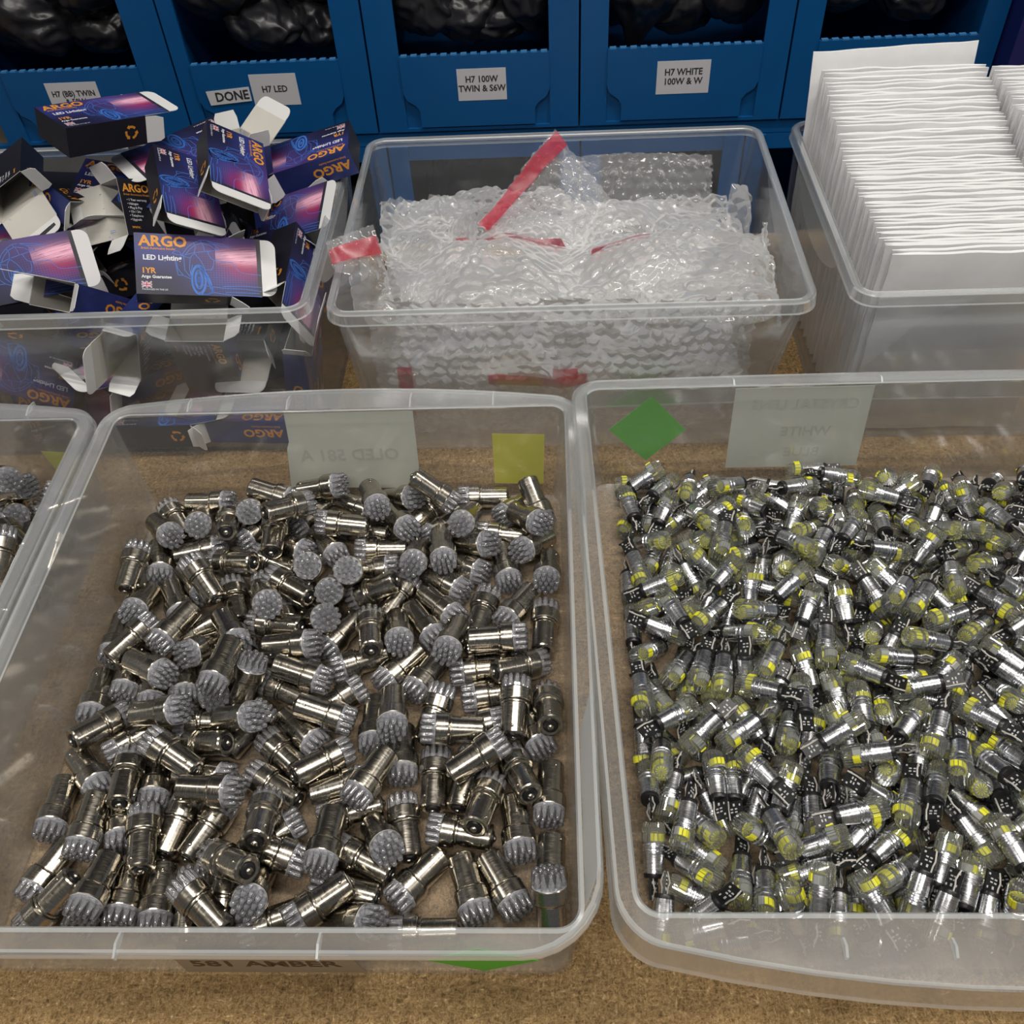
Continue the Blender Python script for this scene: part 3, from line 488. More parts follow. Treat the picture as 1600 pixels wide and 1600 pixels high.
MT['lamp_body'] = plain('white_enamel', (0.8, 0.8, 0.8), 0.4)

# ------------------------------------------------------------------ the setting
struct('floor', MB().box(-4, 4, -3, 3.2, -0.96, -0.90).mesh('floor', MT['concrete']))
struct('ceiling', MB().box(-4, 4, -3, 3.2, CEIL, CEIL + 0.06).mesh('ceiling', MT['plaster']))
struct('wall_back', MB().box(-4, 4, 3.2, 3.3, -0.9, CEIL).mesh('wall_back', MT['plaster']))

bench = empty('workbench', (0, 0.34, -0.9))
tag(bench, 'brown hardboard workbench that carries all the clear tubs and trays', 'workbench')
ob('bench_top', MB().box(-1.6, 1.6, -0.64, 0.66, 0.872, 0.90).mesh('bench_top', MT['board']), bench)
for sx in (-1.5, 1.5):
    for sy in (-0.56, 0.58):
        ob('leg', MB().box(sx - 0.03, sx + 0.03, sy - 0.03, sy + 0.03, 0, 0.872).mesh('leg', MT['rack']), bench)

_lamp_say = ['above the white mailers', 'behind the photographer', 'far to the right of the bench', 'far to the left of the bench']
for (x, y, ln, w), tl, say in zip(LAMPS, TUBE_LIGHTS, _lamp_say):
    lp = empty('ceiling_lamp', (x, y, CEIL))
    tag(lp, 'long white batten lamp on the ceiling ' + say, 'lamp', 'batten lamps on the ceiling')
    ob('housing', MB().box(-ln / 2 - 0.02, ln / 2 + 0.02, -0.06, 0.06, -0.055, 0.0).mesh('housing', MT['lamp_body']), lp)
    for s in (-1, 1):
        ob('end_cap', MB().box(s * (ln / 2 + 0.02), s * (ln / 2 + 0.035), -0.06, 0.06, -0.065, 0.0).mesh('end_cap', MT['lamp_body']), lp)
    tl.parent = lp
    tl.location = (0, 0, -0.062)

# ------------------------------------------------------------------ rack with blue picking bins
BINY = 1.15
_slot = MB().prism([(0.006 * math.cos(a), 0.008 * math.sin(a)) for a in [k * math.pi / 5 for k in range(10)]], 'y', -0.0008, 0.0006)
_slot.box(-0.0028, 0.0028, -0.0008, 0.0006, -0.016, -0.004)
_slot = _slot.mesh('keyhole_slot', MT['hole'])
for x, say in ((0.5265, 'at the right edge behind the white mailers'), (-0.90, 'out past the left edge')):
    up = empty('rack_upright', (x, BINY, -0.9))
    tag(up, 'dark navy steel rack upright with keyhole slots ' + say, 'rack upright')
    ob('post', MB().box(0, 0.08, -0.035, 0.03, 0.0, 1.75).mesh('post', MT['rack']), up)
    for k in range(9):
        for dx in (0.021, 0.058): ob('keyhole_slot', _slot, up, (dx, -0.0355, 0.93 + 0.034 * k))
for z, say in ((0.052, 'under the labelled blue bins'), (0.435, 'added out of view above the labelled blue bins to shade them'), (-0.38, 'under the lower row of blue bins')):  # the upper shelf is out of view, added to shade the bin interiors
    sh = empty('rack_shelf', (0, BINY, z))
    tag(sh, 'blue edged rack shelf ' + say, 'shelf', 'shelves of the storage rack')
    ob('shelf_board', MB().box(-0.82, 0.5262, 0.012, 0.42, 0.0, 0.013).mesh('shelf_board', MT['shelf']), sh)
    ob('shelf_beam', MB().box(-0.82, 0.5262, 0.004, 0.012, -0.005, 0.013).mesh('shelf_beam', MT['blue']), sh)


def make_bin(x0, x1, xl, xr, z0, zlip, ztop, texts, label, label_rect, skew=0.0):
    """corrugated bin: front frame at y=0, opening between xl and xr from zlip to ztop"""
    xc = (x0 + x1) / 2
    b = empty('picking_bin', (xc, BINY, z0))
    tag(b, label, 'bin', 'blue picking bins in the rack')
    g = 0.0012; h = ztop - z0; lip = zlip - z0
    X0, X1, XL, XR = x0 - xc + g, x1 - xc - g, xl - xc, xr - xc
    t = 0.004; D = 0.30
    for nm, (a, c) in (('side_wall', (X0, X0 + t)), ('side_wall', (X1 - t, X1))):
        ob(nm, MB().box(a, c, 0.004, D, 0.004, h).mesh(nm, MT['blue']), b)
    ob('back_wall', MB().box(X0 + t, X1 - t, D - t, D, 0.004, h).mesh('back_wall', MT['blue']), b)
    ob('base', MB().box(X0, X1, 0.0, D, 0.0, 0.004).mesh('base', MT['blue']), b)
    ob('front_post', MB().box(X0, XL, 0.0, t, 0.004, h).mesh('front_post', MT['blue']), b)
    ob('front_post', MB().box(XR, X1, 0.0, t, 0.004, h).mesh('front_post', MT['blue']), b)
    ob('top_rail', MB().box(X0, X1, t, t + 0.003, h - 0.02, h).mesh('top_rail', MT['blue']), b)
    # the front panel folds over a narrower inner tongue: a raised plate with stepped sides
    step = 0.40 * lip
    poly = [(XL + 0.018, 0.006), (XR - 0.018, 0.006), (XR - 0.018, step - 0.010), (XR - 0.013, step - 0.003), (XR - 0.004, step + 0.003), (XR, step + 0.012),
            (XR, lip), (XL, lip), (XL, step + 0.012), (XL + 0.004, step + 0.003), (XL + 0.013, step - 0.003), (XL + 0.018, step - 0.010)]
    me = MB().prism(poly, 'y', -0.0022, 0.003)
    fp = ob('front_panel', me.mesh('front_panel', MT['blue']), b)
    ob('panel_backing', MB().box(XL, XR, 0.003, 0.0075, 0.004, lip - 0.003).mesh('panel_backing', MT['blue']), b)
    m = MB(); n = 15; w = (XR - XL) / n
    for k in range(n):
        xa = XL + (k + 0.18) * w
        m.prism([(xa, lip - 0.0005), (xa + w * 0.62, lip - 0.0003), (xa + w * 0.62, lip + 0.0016), (xa, lip + 0.0013)], 'y', -0.0024 + 0.0004 * (k % 2), 0.003)
    ob('corrugated_edge', m.mesh('corrugated_edge', MT['blue_edge']), fp)
    if label_rect:
        lx0, lx1, lz0, lz1 = label_rect
        lx0 -= xc; lx1 -= xc; lz0 -= z0; lz1 -= z0
        s = skew * (lz1 - lz0)
        lb = ob('label', MB().prism([(lx0 + s, lz0), (lx1 + s, lz0), (lx1, lz1), (lx0, lz1)], 'y', -0.0026, -0.0021).mesh('label', MT['label']), b)
        lb['label'] = 'grey paper label with black capitals'
        m = MB(); cx = (lx0 + lx1) / 2 + s / 2; cz = (lz0 + lz1) / 2; sz = 0.0108 if len(texts[0]) < 12 else 0.0096
        for i, tx in enumerate(texts):
            zz = cz + (len(texts) / 2 - i - 1) * sz * 1.02 + 0.003
            put_text(m, tx, sz, lambda x, y, zz=zz: (cx + x * 0.9, -0.0028, zz + y), 0, 0.00025, 'CENTER')
        ob('lettering', m.mesh('lettering', MT['ink']), lb)
    return b


bin_a = make_bin(-0.69, -0.447, -0.660, -0.491, 0.066, 0.158, 0.43, ['H7 (BB) TWIN', '& 50W'], 'blue picking bin with the H7 (BB) TWIN label', (-0.611, -0.547, 0.105, 0.144))
bin_b = make_bin(-0.447, -0.212, -0.427, -0.248, 0.066, 0.158, 0.43, ['H7 LED'], 'blue picking bin with the H7 LED label and the DONE tape', (-0.359, -0.302, 0.107, 0.145))
make_bin(-0.212, 0.039, -0.175, 0.003, 0.066, 0.158, 0.43, ['H7 100W', 'TWIN & S6W'], 'blue picking bin with the H7 100W label', (-0.108, -0.049, 0.104, 0.142))
make_bin(0.039, 0.285, 0.072, 0.253, 0.066, 0.158, 0.43, ['H7 WHITE', '100W & W'], 'blue picking bin with the H7 WHITE label', (0.131, 0.194, 0.103, 0.142))
make_bin(0.285, 0.525, 0.317, 0.498, 0.066, 0.158, 0.43, None, 'blue picking bin without a label behind the white mailers', None)
m = MB()
m.prism([(0, 0), (0.052, 0.004), (0.052, 0.021), (-0.002, 0.017)], 'y', -0.0016, -0.0010)
dn = ob('hand_lettered_tape', m.mesh('hand_lettered_tape', MT['tape_clear']), None, (-0.4135, BINY - 0.0020, 0.110))
tag(dn, 'strip of white tape hand-lettered DONE beside the H7 LED label', 'tape')
m = MB(); put_text(m, 'DONE', 0.0155, lambda x, y: (0.008 + x * 0.95, -0.0018, 0.0045 + y + 0.06 * x), 0, 0.0004)
ob('lettering', m.mesh('lettering', MT['ink']), dn)
for k, (a, c, say) in enumerate(((-0.447, -0.205, 'left part'), (-0.205, 0.041, 'middle'), (0.041, 0.247, 'right part'), (0.247, 0.49, 'right end'))):
    make_bin(a, c, a + 0.026, c - 0.026, -0.36, -0.20, 0.046, None, 'blue bin of the row below, seen through the %s of the bubble wrap tub' % say, None)


# black bags in the bins
def bag_mesh(seed, point=0.0):
    bm = bmesh.new(); bmesh.ops.create_icosphere(bm, subdivisions=5, radius=1.0)
    off = Vector((seed * 3.7, seed * 1.3, seed * 7.1))
    for v in bm.verts:
        p = v.co.copy()
        n1 = noise.noise(p * 1.3 + off); n2 = abs(noise.noise(p * 2.4 + off)); n3 = abs(noise.noise(Vector((p.x * 3.6, p.y * 3.6, p.z * 1.6)) + off * 2)); n4 = abs(noise.noise(p * 7 + off))
        r = 1.0 + 0.22 * n1 - 0.16 * n2 - 0.07 * n3 - 0.02 * n4
        q = p * r
        if point:
            k = max(0.0, -p.z); s = 1 - 0.75 * k ** 1.5
            q = Vector((q.x * s, q.y * s, q.z * (1 + point * k * k)))
        v.co = q
    me = bpy.data.meshes.new('bag'); bm.to_mesh(me); bm.free()
    me.materials.append(MT['bag'])
    me.polygons.foreach_set('use_smooth', [True] * len(me.polygons))
    return me


BAGS = [bag_mesh(k + 1) for k in range(5)] + [bag_mesh(9, 0.7)]
BAG_SPOTS = [  # x, y, z, size xyz, mesh, turn, label
    (-0.628, 1.222, 0.198, 0.068, 0.055, 0.048, 0, 0.3, 'large crinkled black bag at the left in the H7 (BB) TWIN bin'),
    (-0.545, 1.232, 0.178, 0.042, 0.05, 0.034, 1, 1.2, 'small black bag at the lower right in the H7 (BB) TWIN bin'),
    (-0.535, 1.215, 0.235, 0.040, 0.05, 0.042, 2, 2.0, 'black bag hanging at the upper right in the H7 (BB) TWIN bin'),
    (-0.600, 1.235, 0.272, 0.065, 0.06, 0.040, 3, 0.7, 'dark black bag at the top of the H7 (BB) TWIN bin'),
    (-0.385, 1.225, 0.228, 0.062, 0.06, 0.050, 1, 0.1, 'large black bag at the upper left in the H7 LED bin'),
    (-0.345, 1.215, 0.183, 0.060, 0.045, 0.035, 4, 2.4, 'long black bag at the lower left in the H7 LED bin'),
    (-0.272, 1.220, 0.180, 0.042, 0.05, 0.034, 0, 3.4, 'squarish black bag at the lower right in the H7 LED bin'),
    (-0.280, 1.235, 0.240, 0.052, 0.06, 0.045, 2, 4.0, 'black bag at the upper right in the H7 LED bin'),
    (-0.152, 1.215, 0.206, 0.048, 0.05, 0.046, 3, 1.1, 'glossy rounded black bag at the left in the H7 100W bin'),
    (-0.095, 1.225, 0.182, 0.046, 0.05, 0.040, 1, 5.0, 'dim black bag with a pinched corner in the H7 100W bin'),
    (-0.040, 1.240, 0.245, 0.062, 0.06, 0.040, 4, 0.5, 'black bag across the top of the H7 100W bin'),
    (-0.018, 1.205, 0.212, 0.036, 0.045, 0.048, 2, 2.9, 'grey sheen crumpled bag at the right in the H7 100W bin'),
    (-0.055, 1.215, 0.172, 0.032, 0.04, 0.024, 0, 1.9, 'small crumpled black bag low in the H7 100W bin'),
    (0.115, 1.182, 0.212, 0.046, 0.040, 0.050, 5, 0.4, 'pointed black bag hanging over the lip of the H7 WHITE bin'),
    (0.092, 1.235, 0.190, 0.034, 0.05, 0.040, 1, 0.2, 'dark black bag at the far left in the H7 WHITE bin'),
    (0.163, 1.225, 0.184, 0.042, 0.05, 0.038, 3, 2.2, 'black bag with a puckered end at the middle of the H7 WHITE bin'),
    (0.216, 1.215, 0.215, 0.046, 0.05, 0.058, 4, 4.1, 'big dull black bag at the right in the H7 WHITE bin'),
    (0.350, 1.215, 0.200, 0.046, 0.05, 0.036, 0, 1.5, 'shiny black bag at the left of the bin behind the mailers'),
    (0.400, 1.245, 0.240, 0.060, 0.06, 0.038, 2, 0.9, 'black bag at the top of the bin behind the mailers'),
    (0.430, 1.220, 0.190, 0.050, 0.05, 0.034, 3, 3.3, 'creased black bag at the middle of the bin behind the mailers'),
    (0.470, 1.235, 0.225, 0.040, 0.05, 0.042, 1, 2.6, 'dark black bag at the right of the bin behind the mailers'),
    (-0.325, 1.27, -0.12, 0.085, 0.09, 0.14, 2, 0.3, 'black bag added to darken the lower bin behind the left of the bubble wrap'),  # bags of the lower row are added to make the shaded openings dark
    (-0.085, 1.27, -0.12, 0.085, 0.09, 0.14, 3, 1.3, 'black bag added to darken the lower bin behind the middle of the bubble wrap'),
    (0.145, 1.27, -0.12, 0.075, 0.09, 0.14, 0, 2.3, 'black bag added to darken the lower bin behind the right of the bubble wrap'),
]
for x, y, z, a, b_, c, k, t, lab in BAG_SPOTS:
    o = ob('plastic_bag', BAGS[k], None, (x, y, z), (0.2 * math.sin(t * 3), 0.3 * math.sin(t * 5) if k != 5 else 0.1, t if k != 5 else 0.3))
    o.scale = (a, b_, c)
    tag(o, lab, 'bag', 'black bags in the picking bins')


# ------------------------------------------------------------------ clear tubs and trays
def ring(x0, x1, y0, y1, r, z, bow_front=0.0, bow_back=0.0, xf=0.0, rf=None, n=7, m=10):
    """rounded rectangle loop, counter-clockwise from the front left; xf pulls the left side in towards the front"""
    rf = r if rf is None else rf
    pts = []
    for cx, cy, a0, rr in ((x0 + rf, y0 + rf, math.pi, rf), (x1 - rf, y0 + rf, 1.5 * math.pi, rf), (x1 - r, y1 - r, 0, r), (x0 + r, y1 - r, 0.5 * math.pi, r)):
        arc = [(cx + rr * math.cos(a0 + k * math.pi / 2 / n), cy + rr * math.sin(a0 + k * math.pi / 2 / n)) for k in range(n + 1)]
        if pts:
            p, q = pts[-1], arc[0]
            pts += [(p[0] + (q[0] - p[0]) * k / m, p[1] + (q[1] - p[1]) * k / m) for k in range(1, m)]
        pts += arc
    p, q = pts[-1], pts[0]
    pts += [(p[0] + (q[0] - p[0]) * k / m, p[1] + (q[1] - p[1]) * k / m) for k in range(1, m)]
    out = []; xc = (x0 + x1) / 2; hw = (x1 - x0) / 2
    for x, y in pts:
        w = max(0.0, 1 - ((x - xc) / hw) ** 2); t = (y - y0) / (y1 - y0)
        yy = y - bow_front * w * max(0, 1 - 4 * t) + bow_back * w * max(0, 1 - 4 * (1 - t))
        xx = x + xf * (1 - t) * (1 - (x - x0) / (x1 - x0))
        out.append((xx, yy, z))
    return out


def make_tub(name, label, cat, top, bottom, h, fl, bows=(0, 0), skirt=0.006, xf=0.0, wall=0.0022, floor_t=0.0028, corner=0.014, rf=None, mat='tray', ribs=()):
    """top / bottom: inner rectangle at the rim / at the floor, fl: flange widths left, right, front, back"""
    tx0, tx1, ty0, ty1 = top; bx0, bx1, by0, by1 = bottom
    cx, cy = (tx0 + tx1) / 2, (ty0 + ty1) / 2
    t = empty(name, (cx, cy, 0))
    tag(t, label, cat, 'clear plastic tubs and trays on the bench')
    def S(lp): return [(x - cx, y - cy, z) for x, y, z in lp]
    w = wall; zt = h - 0.0025
    m = MB()
    m.loops([S(ring(bx0 - w, bx1 + w, by0 - w, by1 + w, corner, 0.0004, xf=xf)),
             S(ring(tx0 - w, tx1 + w, ty0 - w, ty1 + w, corner, zt, xf=xf)),
             S(ring(tx0, tx1, ty0, ty1, corner * 0.85, zt, xf=xf)),
             S(ring(bx0, bx1, by0, by1, corner * 0.85, floor_t, xf=xf))], cap0=True, cap1=True)
    ob('body', m.mesh('body', MT[mat], 40), t)
    fo = lambda o, z: S(ring(tx0 - fl[0] - o, tx1 + fl[1] + o, ty0 - fl[2] - o, ty1 + fl[3] + o, corner + min(fl) * 0.8, z, bows[0], bows[1], xf, rf))
    inn = lambda o, z: S(ring(tx0 - o, tx1 + o, ty0 - o, ty1 + o, corner * 0.85 + max(0, o), z, xf=xf))
    bead = 0.0026 if min(fl) > 0.009 else 0.0016
    ls = [inn(0, zt), inn(-0.0006, h - 0.0004), inn(0.0004, h + 0.0004), inn(bead, h), fo(-bead, h), fo(-0.0008, h + 0.0003), fo(0, h - 0.0008), fo(0.0008, h - skirt + 0.0015), fo(0.001, h - skirt), fo(-0.0009, h - skirt), fo(-bead, zt), inn(bead, zt)]
    kinds = [1, 1, 1, 0, 1, 1, 0 if skirt > 0.008 else 1, 1, 1, 0, 0, 0]
    m = MB()
    for a, (la, lb) in enumerate(zip(ls, ls[1:] + ls[:1])):
        m.loops([la, lb], kinds[a], False, False)
    fo_ = ob('rim', m.mesh('rim', [MT['rim'], MT['bead']], 40), t)
    for (rx, ry, ang, ln) in ribs:
        mm = MB(); mm.prism([(-ln / 2, 0), (ln / 2, 0), (ln / 2, 0.0035), (0, 0.006), (-ln / 2, 0.0035)], 'x', -0.0007, 0.0007)
        ob('rib', mm.mesh('rib', MT['bead']), fo_, (rx - cx, ry - cy, h - 0.0035), (0, 0, ang))
    return t


tray_a = make_tub('shallow_tray', 'shallow frosted tray of bayonet bulbs in the middle, labelled 581 AMBER', 'tray',
                  (-0.370, 0.010, 0.175, 0.595), (-0.359, 0.005, 0.182, 0.580), 0.095, (0.013, 0.013, 0.014, 0.010), (0.0, 0.018), 0.0045, rf=0.045,
                  ribs=[(x, 0.606, 0, 0.018) for x in (-0.31, -0.225, -0.12, -0.05)] + [(x, 0.166, 0, 0.014) for x in (-0.24, -0.13)])
tray_b = make_tub('shallow_tray', 'shallow frosted tray of silver wedge bulbs at the right with a bowed front', 'tray',
                  (0.027, 0.440, 0.180, 0.604), (0.036, 0.430, 0.184, 0.592), 0.104, (0.012, 0.013, 0.012, 0.011), (0.026, 0.003), 0.030, xf=0.014,
                  ribs=[(x, 0.609, 0, 0.010) for x in (0.15, 0.27)] + [(x, 0.163, 0, 0.010) for x in (0.145, 0.20)])
tray_c = make_tub('shallow_tray', 'shallow frosted tray of bayonet bulbs cut off at the left edge', 'tray',
                  (-0.780, -0.400, 0.175, 0.592), (-0.770, -0.404, 0.182, 0.578), 0.095, (0.013, 0.0125, 0.014, 0.010), (0.0, 0.018), 0.007,
                  ribs=[(x, 0.606, 0, 0.018) for x in (-0.45, -0.53, -0.62)])
tub_a = make_tub('storage_tub', 'deep clear tub heaped with printed cartons', 'tub',
                 (-0.595, -0.207, 0.645, 0.932), (-0.585, -0.216, 0.650, 0.922), 0.165, (0.007, 0.007, 0.007, 0.007), (0, 0), 0.010, mat='crate')
tub_b = make_tub('storage_tub', 'deep clear tub heaped with bubble wrap', 'tub',
                 (-0.178, 0.207, 0.637, 0.927), (-0.166, 0.181, 0.647, 0.915), 0.165, (0.007, 0.007, 0.007, 0.007), (0, 0), 0.010, mat='crate')
tub_c = make_tub('storage_tub', 'deep clear tub packed with upright white mailers', 'tub',
                 (0.250, 0.640, 0.644, 0.932), (0.254, 0.630, 0.650, 0.922), 0.165, (0.007, 0.007, 0.007, 0.007), (0, 0), 0.010, mat='crate')
for tb, x0, x1 in ((tub_a, -0.595, -0.207), (tub_b, -0.178, 0.207), (tub_c, 0.252, 0.640)):  # handle skirts under the rim at both ends
    for s in (-1, 1):
        m = MB(); X = s * (x1 - x0) / 2 + s * 0.0065
        ys = [-0.09 + 0.18 * k / 14 for k in range(15)]
        prof = [0.010 + 0.032 * math.sin(math.pi * k / 14) ** 0.7 for k in range(15)]
        m.prism([(y, 0.164) for y in ys] + [(y, 0.164 - d) for y, d in zip(ys[::-1], prof[::-1])], 'x', X - 0.0006, X + 0.0006)
        ob('handle_skirt', m.mesh('handle_skirt', MT['rim']), tb)


# papers on the trays (parts of the trays they are stuck to)
def wall_paper(tray, name, poly, y, mat, lean, label, txt=None, mirrored=False, ink='ink_faint'):
    """poly in world x, z on the wall plane y + lean * z, facing the camera"""
    cx, cy, _ = tray.location
    f = lambda x, z, d=0.0: (x - cx, y + lean * z - cy + d, z)
    vs = [f(x, z, -0.0002) for x, z in poly] + [f(x, z, 0.0002) for x, z in poly]
    n = len(poly)
    m = MB().add(vs, [tuple(range(n)), tuple(range(n, 2 * n))[::-1]] + [(i, n + i, n + (i + 1) % n, (i + 1) % n) for i in range(n)])
    o = ob(name, m.mesh(name, MT[mat]), tray); o['label'] = label
    if txt:
        m = MB()
        for body, size, x, z in txt:
            s = -1 if mirrored else 1
            put_text(m, body, size, lambda a, b: f(x + s * a, z + b, -0.0004), 0, size * 0.02, 'CENTER', flip=mirrored)
        ob('lettering', m.mesh('lettering', MT[ink]), o)
    return o


LB = 0.162
wall_paper(tray_a, 'paper_label', [(-0.236, 0.014), (-0.119, 0.010), (-0.118, 0.091), (-0.186, 0.091), (-0.228, 0.093), (-0.229, 0.062), (-0.232, 0.055)], 0.5826, 'label_back', LB,
           'pale paper label on the back wall, lettering showing through reversed', [('OLED 581 A', 0.0165, -0.178, 0.042)], True)
wall_paper(tray_a, 'square_note', [(-0.0525, 0.014), (-0.0095, 0.012), (-0.0075, 0.064), (-0.0525, 0.066)], 0.5826, 'note_yellow', LB, 'square yellow note')
wall_paper(tray_b, 'diamond_note', [(0.048, 0.060), (0.081, 0.026), (0.114, 0.058), (0.083, 0.093)], 0.5946, 'note_green', 0.118, 'green note stuck on as a diamond')
wall_paper(tray_b, 'paper_label', [(0.152, 0.016), (0.266, 0.016), (0.266, 0.099), (0.152, 0.099)], 0.5946, 'label_back', 0.118,
           'pale paper label on the back wall, lettering showing through reversed', [('CRYSTAL LENS', 0.0135, 0.212, 0.078), ('WHITE', 0.0135, 0.216, 0.050), ('BLUE', 0.0135, 0.216, 0.028)], True)
wall_paper(tray_c, 'square_note', [(-0.449, 0.060), (-0.416, 0.057), (-0.414, 0.022), (-0.438, 0.024)], 0.5806, 'note_yellow', 0.151, 'yellow note cut by the rim')
wall_paper(tray_a, 'front_label', [(-0.232, 0.004), (-0.120, 0.004), (-0.124, 0.046), (-0.229, 0.046)], 0.1794, 'label_cream', -0.0757, 'cream label reading 581 AMBER below the front rim',
           [('581 AMBER', 0.0185, -0.178, 0.020)], False, 'ink_brown')
wall_paper(tray_a, 'diamond_note', [(-0.080, 0.036), (-0.047, 0.010), (-0.014, 0.036), (-0.047, 0.064)], 0.1794, 'note_green', -0.0757, 'green diamond note below the front rim')
m = MB().loops([[(0.0243 + 0.0004 * math.sin(k * 1.3) + d, 0.214 + 0.120 * k / 12, z + 0.0015 * math.sin(k * 0.5)) for k in range(13)]
                + [(0.0248 + 0.0004 * math.sin(k * 1.3) + d, 0.214 + 0.120 * k / 12, z + 0.0015 * math.sin(k * 0.5)) for k in range(12, -1, -1)]
                for z, d in ((0.020, -0.0095), (0.055, -0.0050), (0.086, -0.0020))])
tag(ob('paper_slip', m.mesh('paper_slip', MT['paper'])), 'white paper slip standing in the gap between the two bulb trays', 'paper')

# ------------------------------------------------------------------ bulbs
def unpack(s):
    out = []
    for row in s.split(';'):
        a = [int(k) for k in row.split(',')]
        out.append((Vector([k / 10000 for k in a[:3]]), Quaternion([k / 1000 for k in a[3:]]).normalized()))
    return out


def turned(o, p, q):
    o.rotation_mode = 'QUATERNION'; o.location = p; o.rotation_quaternion = q


# bayonet LED bulb, axis +z from the contact to the LED head
BAY = []
BAY.append(('metal_base', MB().lathe([(0.0052, 0.0016), (0.0054, 0.0004), (0.0072, 0.0), (0.0086, 0.0004), (0.0092, 0.0014), (0.0092, 0.0224), (0.0104, 0.0228), (0.0104, 0.0236), (0.0098, 0.0239),
                                      (0.0099, 0.0243), (0.0112, 0.0247), (0.0115, 0.0254), (0.0115, 0.0334), (0.0112, 0.0340), (0.0109, 0.0338)], 28).mesh('metal_base', MT['nickel'], 22), (0, 0, 0)))
m = MB()
m.lathe([(0.0110, 0.0343), (0.0111, 0.0362)], 24)
for rr, cnt, top in ((0.0, 1, 0.0448), (0.0045, 6, 0.0446), (0.0086, 11, 0.0440)):
    for k in range(cnt):
        a = 2 * math.pi * k / cnt + rr * 50
        m.lathe([(0.0022, 0.0345), (0.0022, top - 0.0018), (0.0019, top - 0.0008), (0.0012, top - 0.0002), (0.0003, top)], 9, c=(rr * math.cos(a), rr * math.sin(a)), cap1=True)
BAY.append(('led_head', m.mesh('led_head', MT['led'], 50), (0, 0, 0)))
m = MB().lathe([(0.0109, 0.0333), (0.0109, 0.0341)], 20, cap0=True, cap1=True)
for rr, cnt in ((0.0, 1), (0.0045, 6), (0.0086, 11)):
    for k in range(cnt):
        a = 2 * math.pi * k / cnt + rr * 50
        m.lathe([(0.0016, 0.0341), (0.0013, 0.0349)], 8, 1, cap1=True, c=(rr * math.cos(a), rr * math.sin(a)))
BAY.append(('led_plate', m.mesh('led_plate', [MT['led_board'], MT['led_die_shade']], 40), (0, 0, 0)))
BAY.append(('insulator', MB().lathe([(0.0053, 0.0014), (0.0050, -0.0004), (0.0034, -0.0011)], 16, cap0=True, cap1=True).mesh('insulator', MT['black'], 40), (0, 0, 0)))
BAY.append(('contact', MB().lathe([(0.0024, -0.001), (0.0022, -0.0019), (0.0012, -0.0025), (0.0002, -0.0027)], 10, cap1=True).mesh('contact', MT['nickel'], 60), (0, 0, 0)))
_pin = MB().lathe([(0.0011, -0.0010), (0.0011, 0.0008), (0.0006, 0.0012)], 8, cap1=True).mesh('bayonet_pin', MT['nickel'], 50)

BAY_GROUP = 'bayonet LED bulbs lying in the frosted trays'


def head_way(p, q, ln):
    a = photo_place(p); b = photo_place(p + q @ Vector((0, 0, ln)))
    dx, dy = b[0] - a[0], b[1] - a[1]
    if math.hypot(dx, dy) < 1.3: return 'facing up'
    k = int(round(math.degrees(math.atan2(-dy, dx)) / 45.0)) % 8
    return 'pointing ' + ['right', 'upper right', 'up', 'upper left', 'left', 'lower left', 'down', 'lower right'][k]


_ONES = ['', 'first', 'second', 'third', 'fourth', 'fifth', 'sixth', 'seventh', 'eighth', 'ninth', 'tenth', 'eleventh', 'twelfth', 'thirteenth', 'fourteenth', 'fifteenth',
         'sixteenth', 'seventeenth', 'eighteenth', 'nineteenth']


def ordinal(n):
    if n < 20: return _ONES[n]
    tens = ['twent', 'thirt', 'fort', 'fift', 'sixt'][n // 10 - 2]
    return tens + ('ieth' if n % 10 == 0 else 'y-' + _ONES[n % 10])


def place_words(poses, ln, rows):
    """which one: rows counted from the front of the photo, and the place from the left within a row"""
    c = [photo_place(p + q @ Vector((0, 0, ln * 0.6))) for p, q in poses]
    order = sorted(range(len(c)), key=lambda i: -c[i][1]); out = [None] * len(c); per = math.ceil(len(c) / rows)
    for r in range(rows):
        row = sorted(order[r * per:(r + 1) * per], key=lambda i: c[i][0])
        for k, i in enumerate(row):
            out[i] = '%s, %s from left in %s row from front' % (head_way(*poses[i], ln), ordinal(k + 1), ordinal(r + 1))
    return out


def add_bulb(name, parts, p, q, label, cat, group):
    r = empty(name); turned(r, p, q)
    tag(r, label, cat, group)
    for nm, me, loc in parts: ob(nm, me, r, loc)
    return r


def add_bayonet(p, q, label):
    r = add_bulb('bayonet_bulb', BAY, p, q, label, 'bulb', BAY_GROUP)
    for s in (-1, 1):
        o = ob('bayonet_pin', _pin, r, (s * 0.0092, 0, 0.0052 + (0.002 if s > 0 else 0)), (0, s * math.pi / 2, 0))
    return r


_ps = unpack(BAYONET_POSES)
for (p, q), say in zip(_ps, place_words(_ps, 0.045, 12)):
    add_bayonet(p, q, 'nickel bayonet bulb, head ' + say)
_ps = sorted((a for a in unpack(SIDE_TRAY_POSES) if photo_place(a[0])[0] > -4), key=lambda a: -photo_place(a[0] + a[1] @ Vector((0, 0, 0.027)))[1])
for k, (p, q) in enumerate(_ps):
    add_bayonet(p, q, 'nickel bayonet bulb in the left tray, head %s, %s from the front' % (head_way(p, q, 0.045), ordinal(k + 1)))

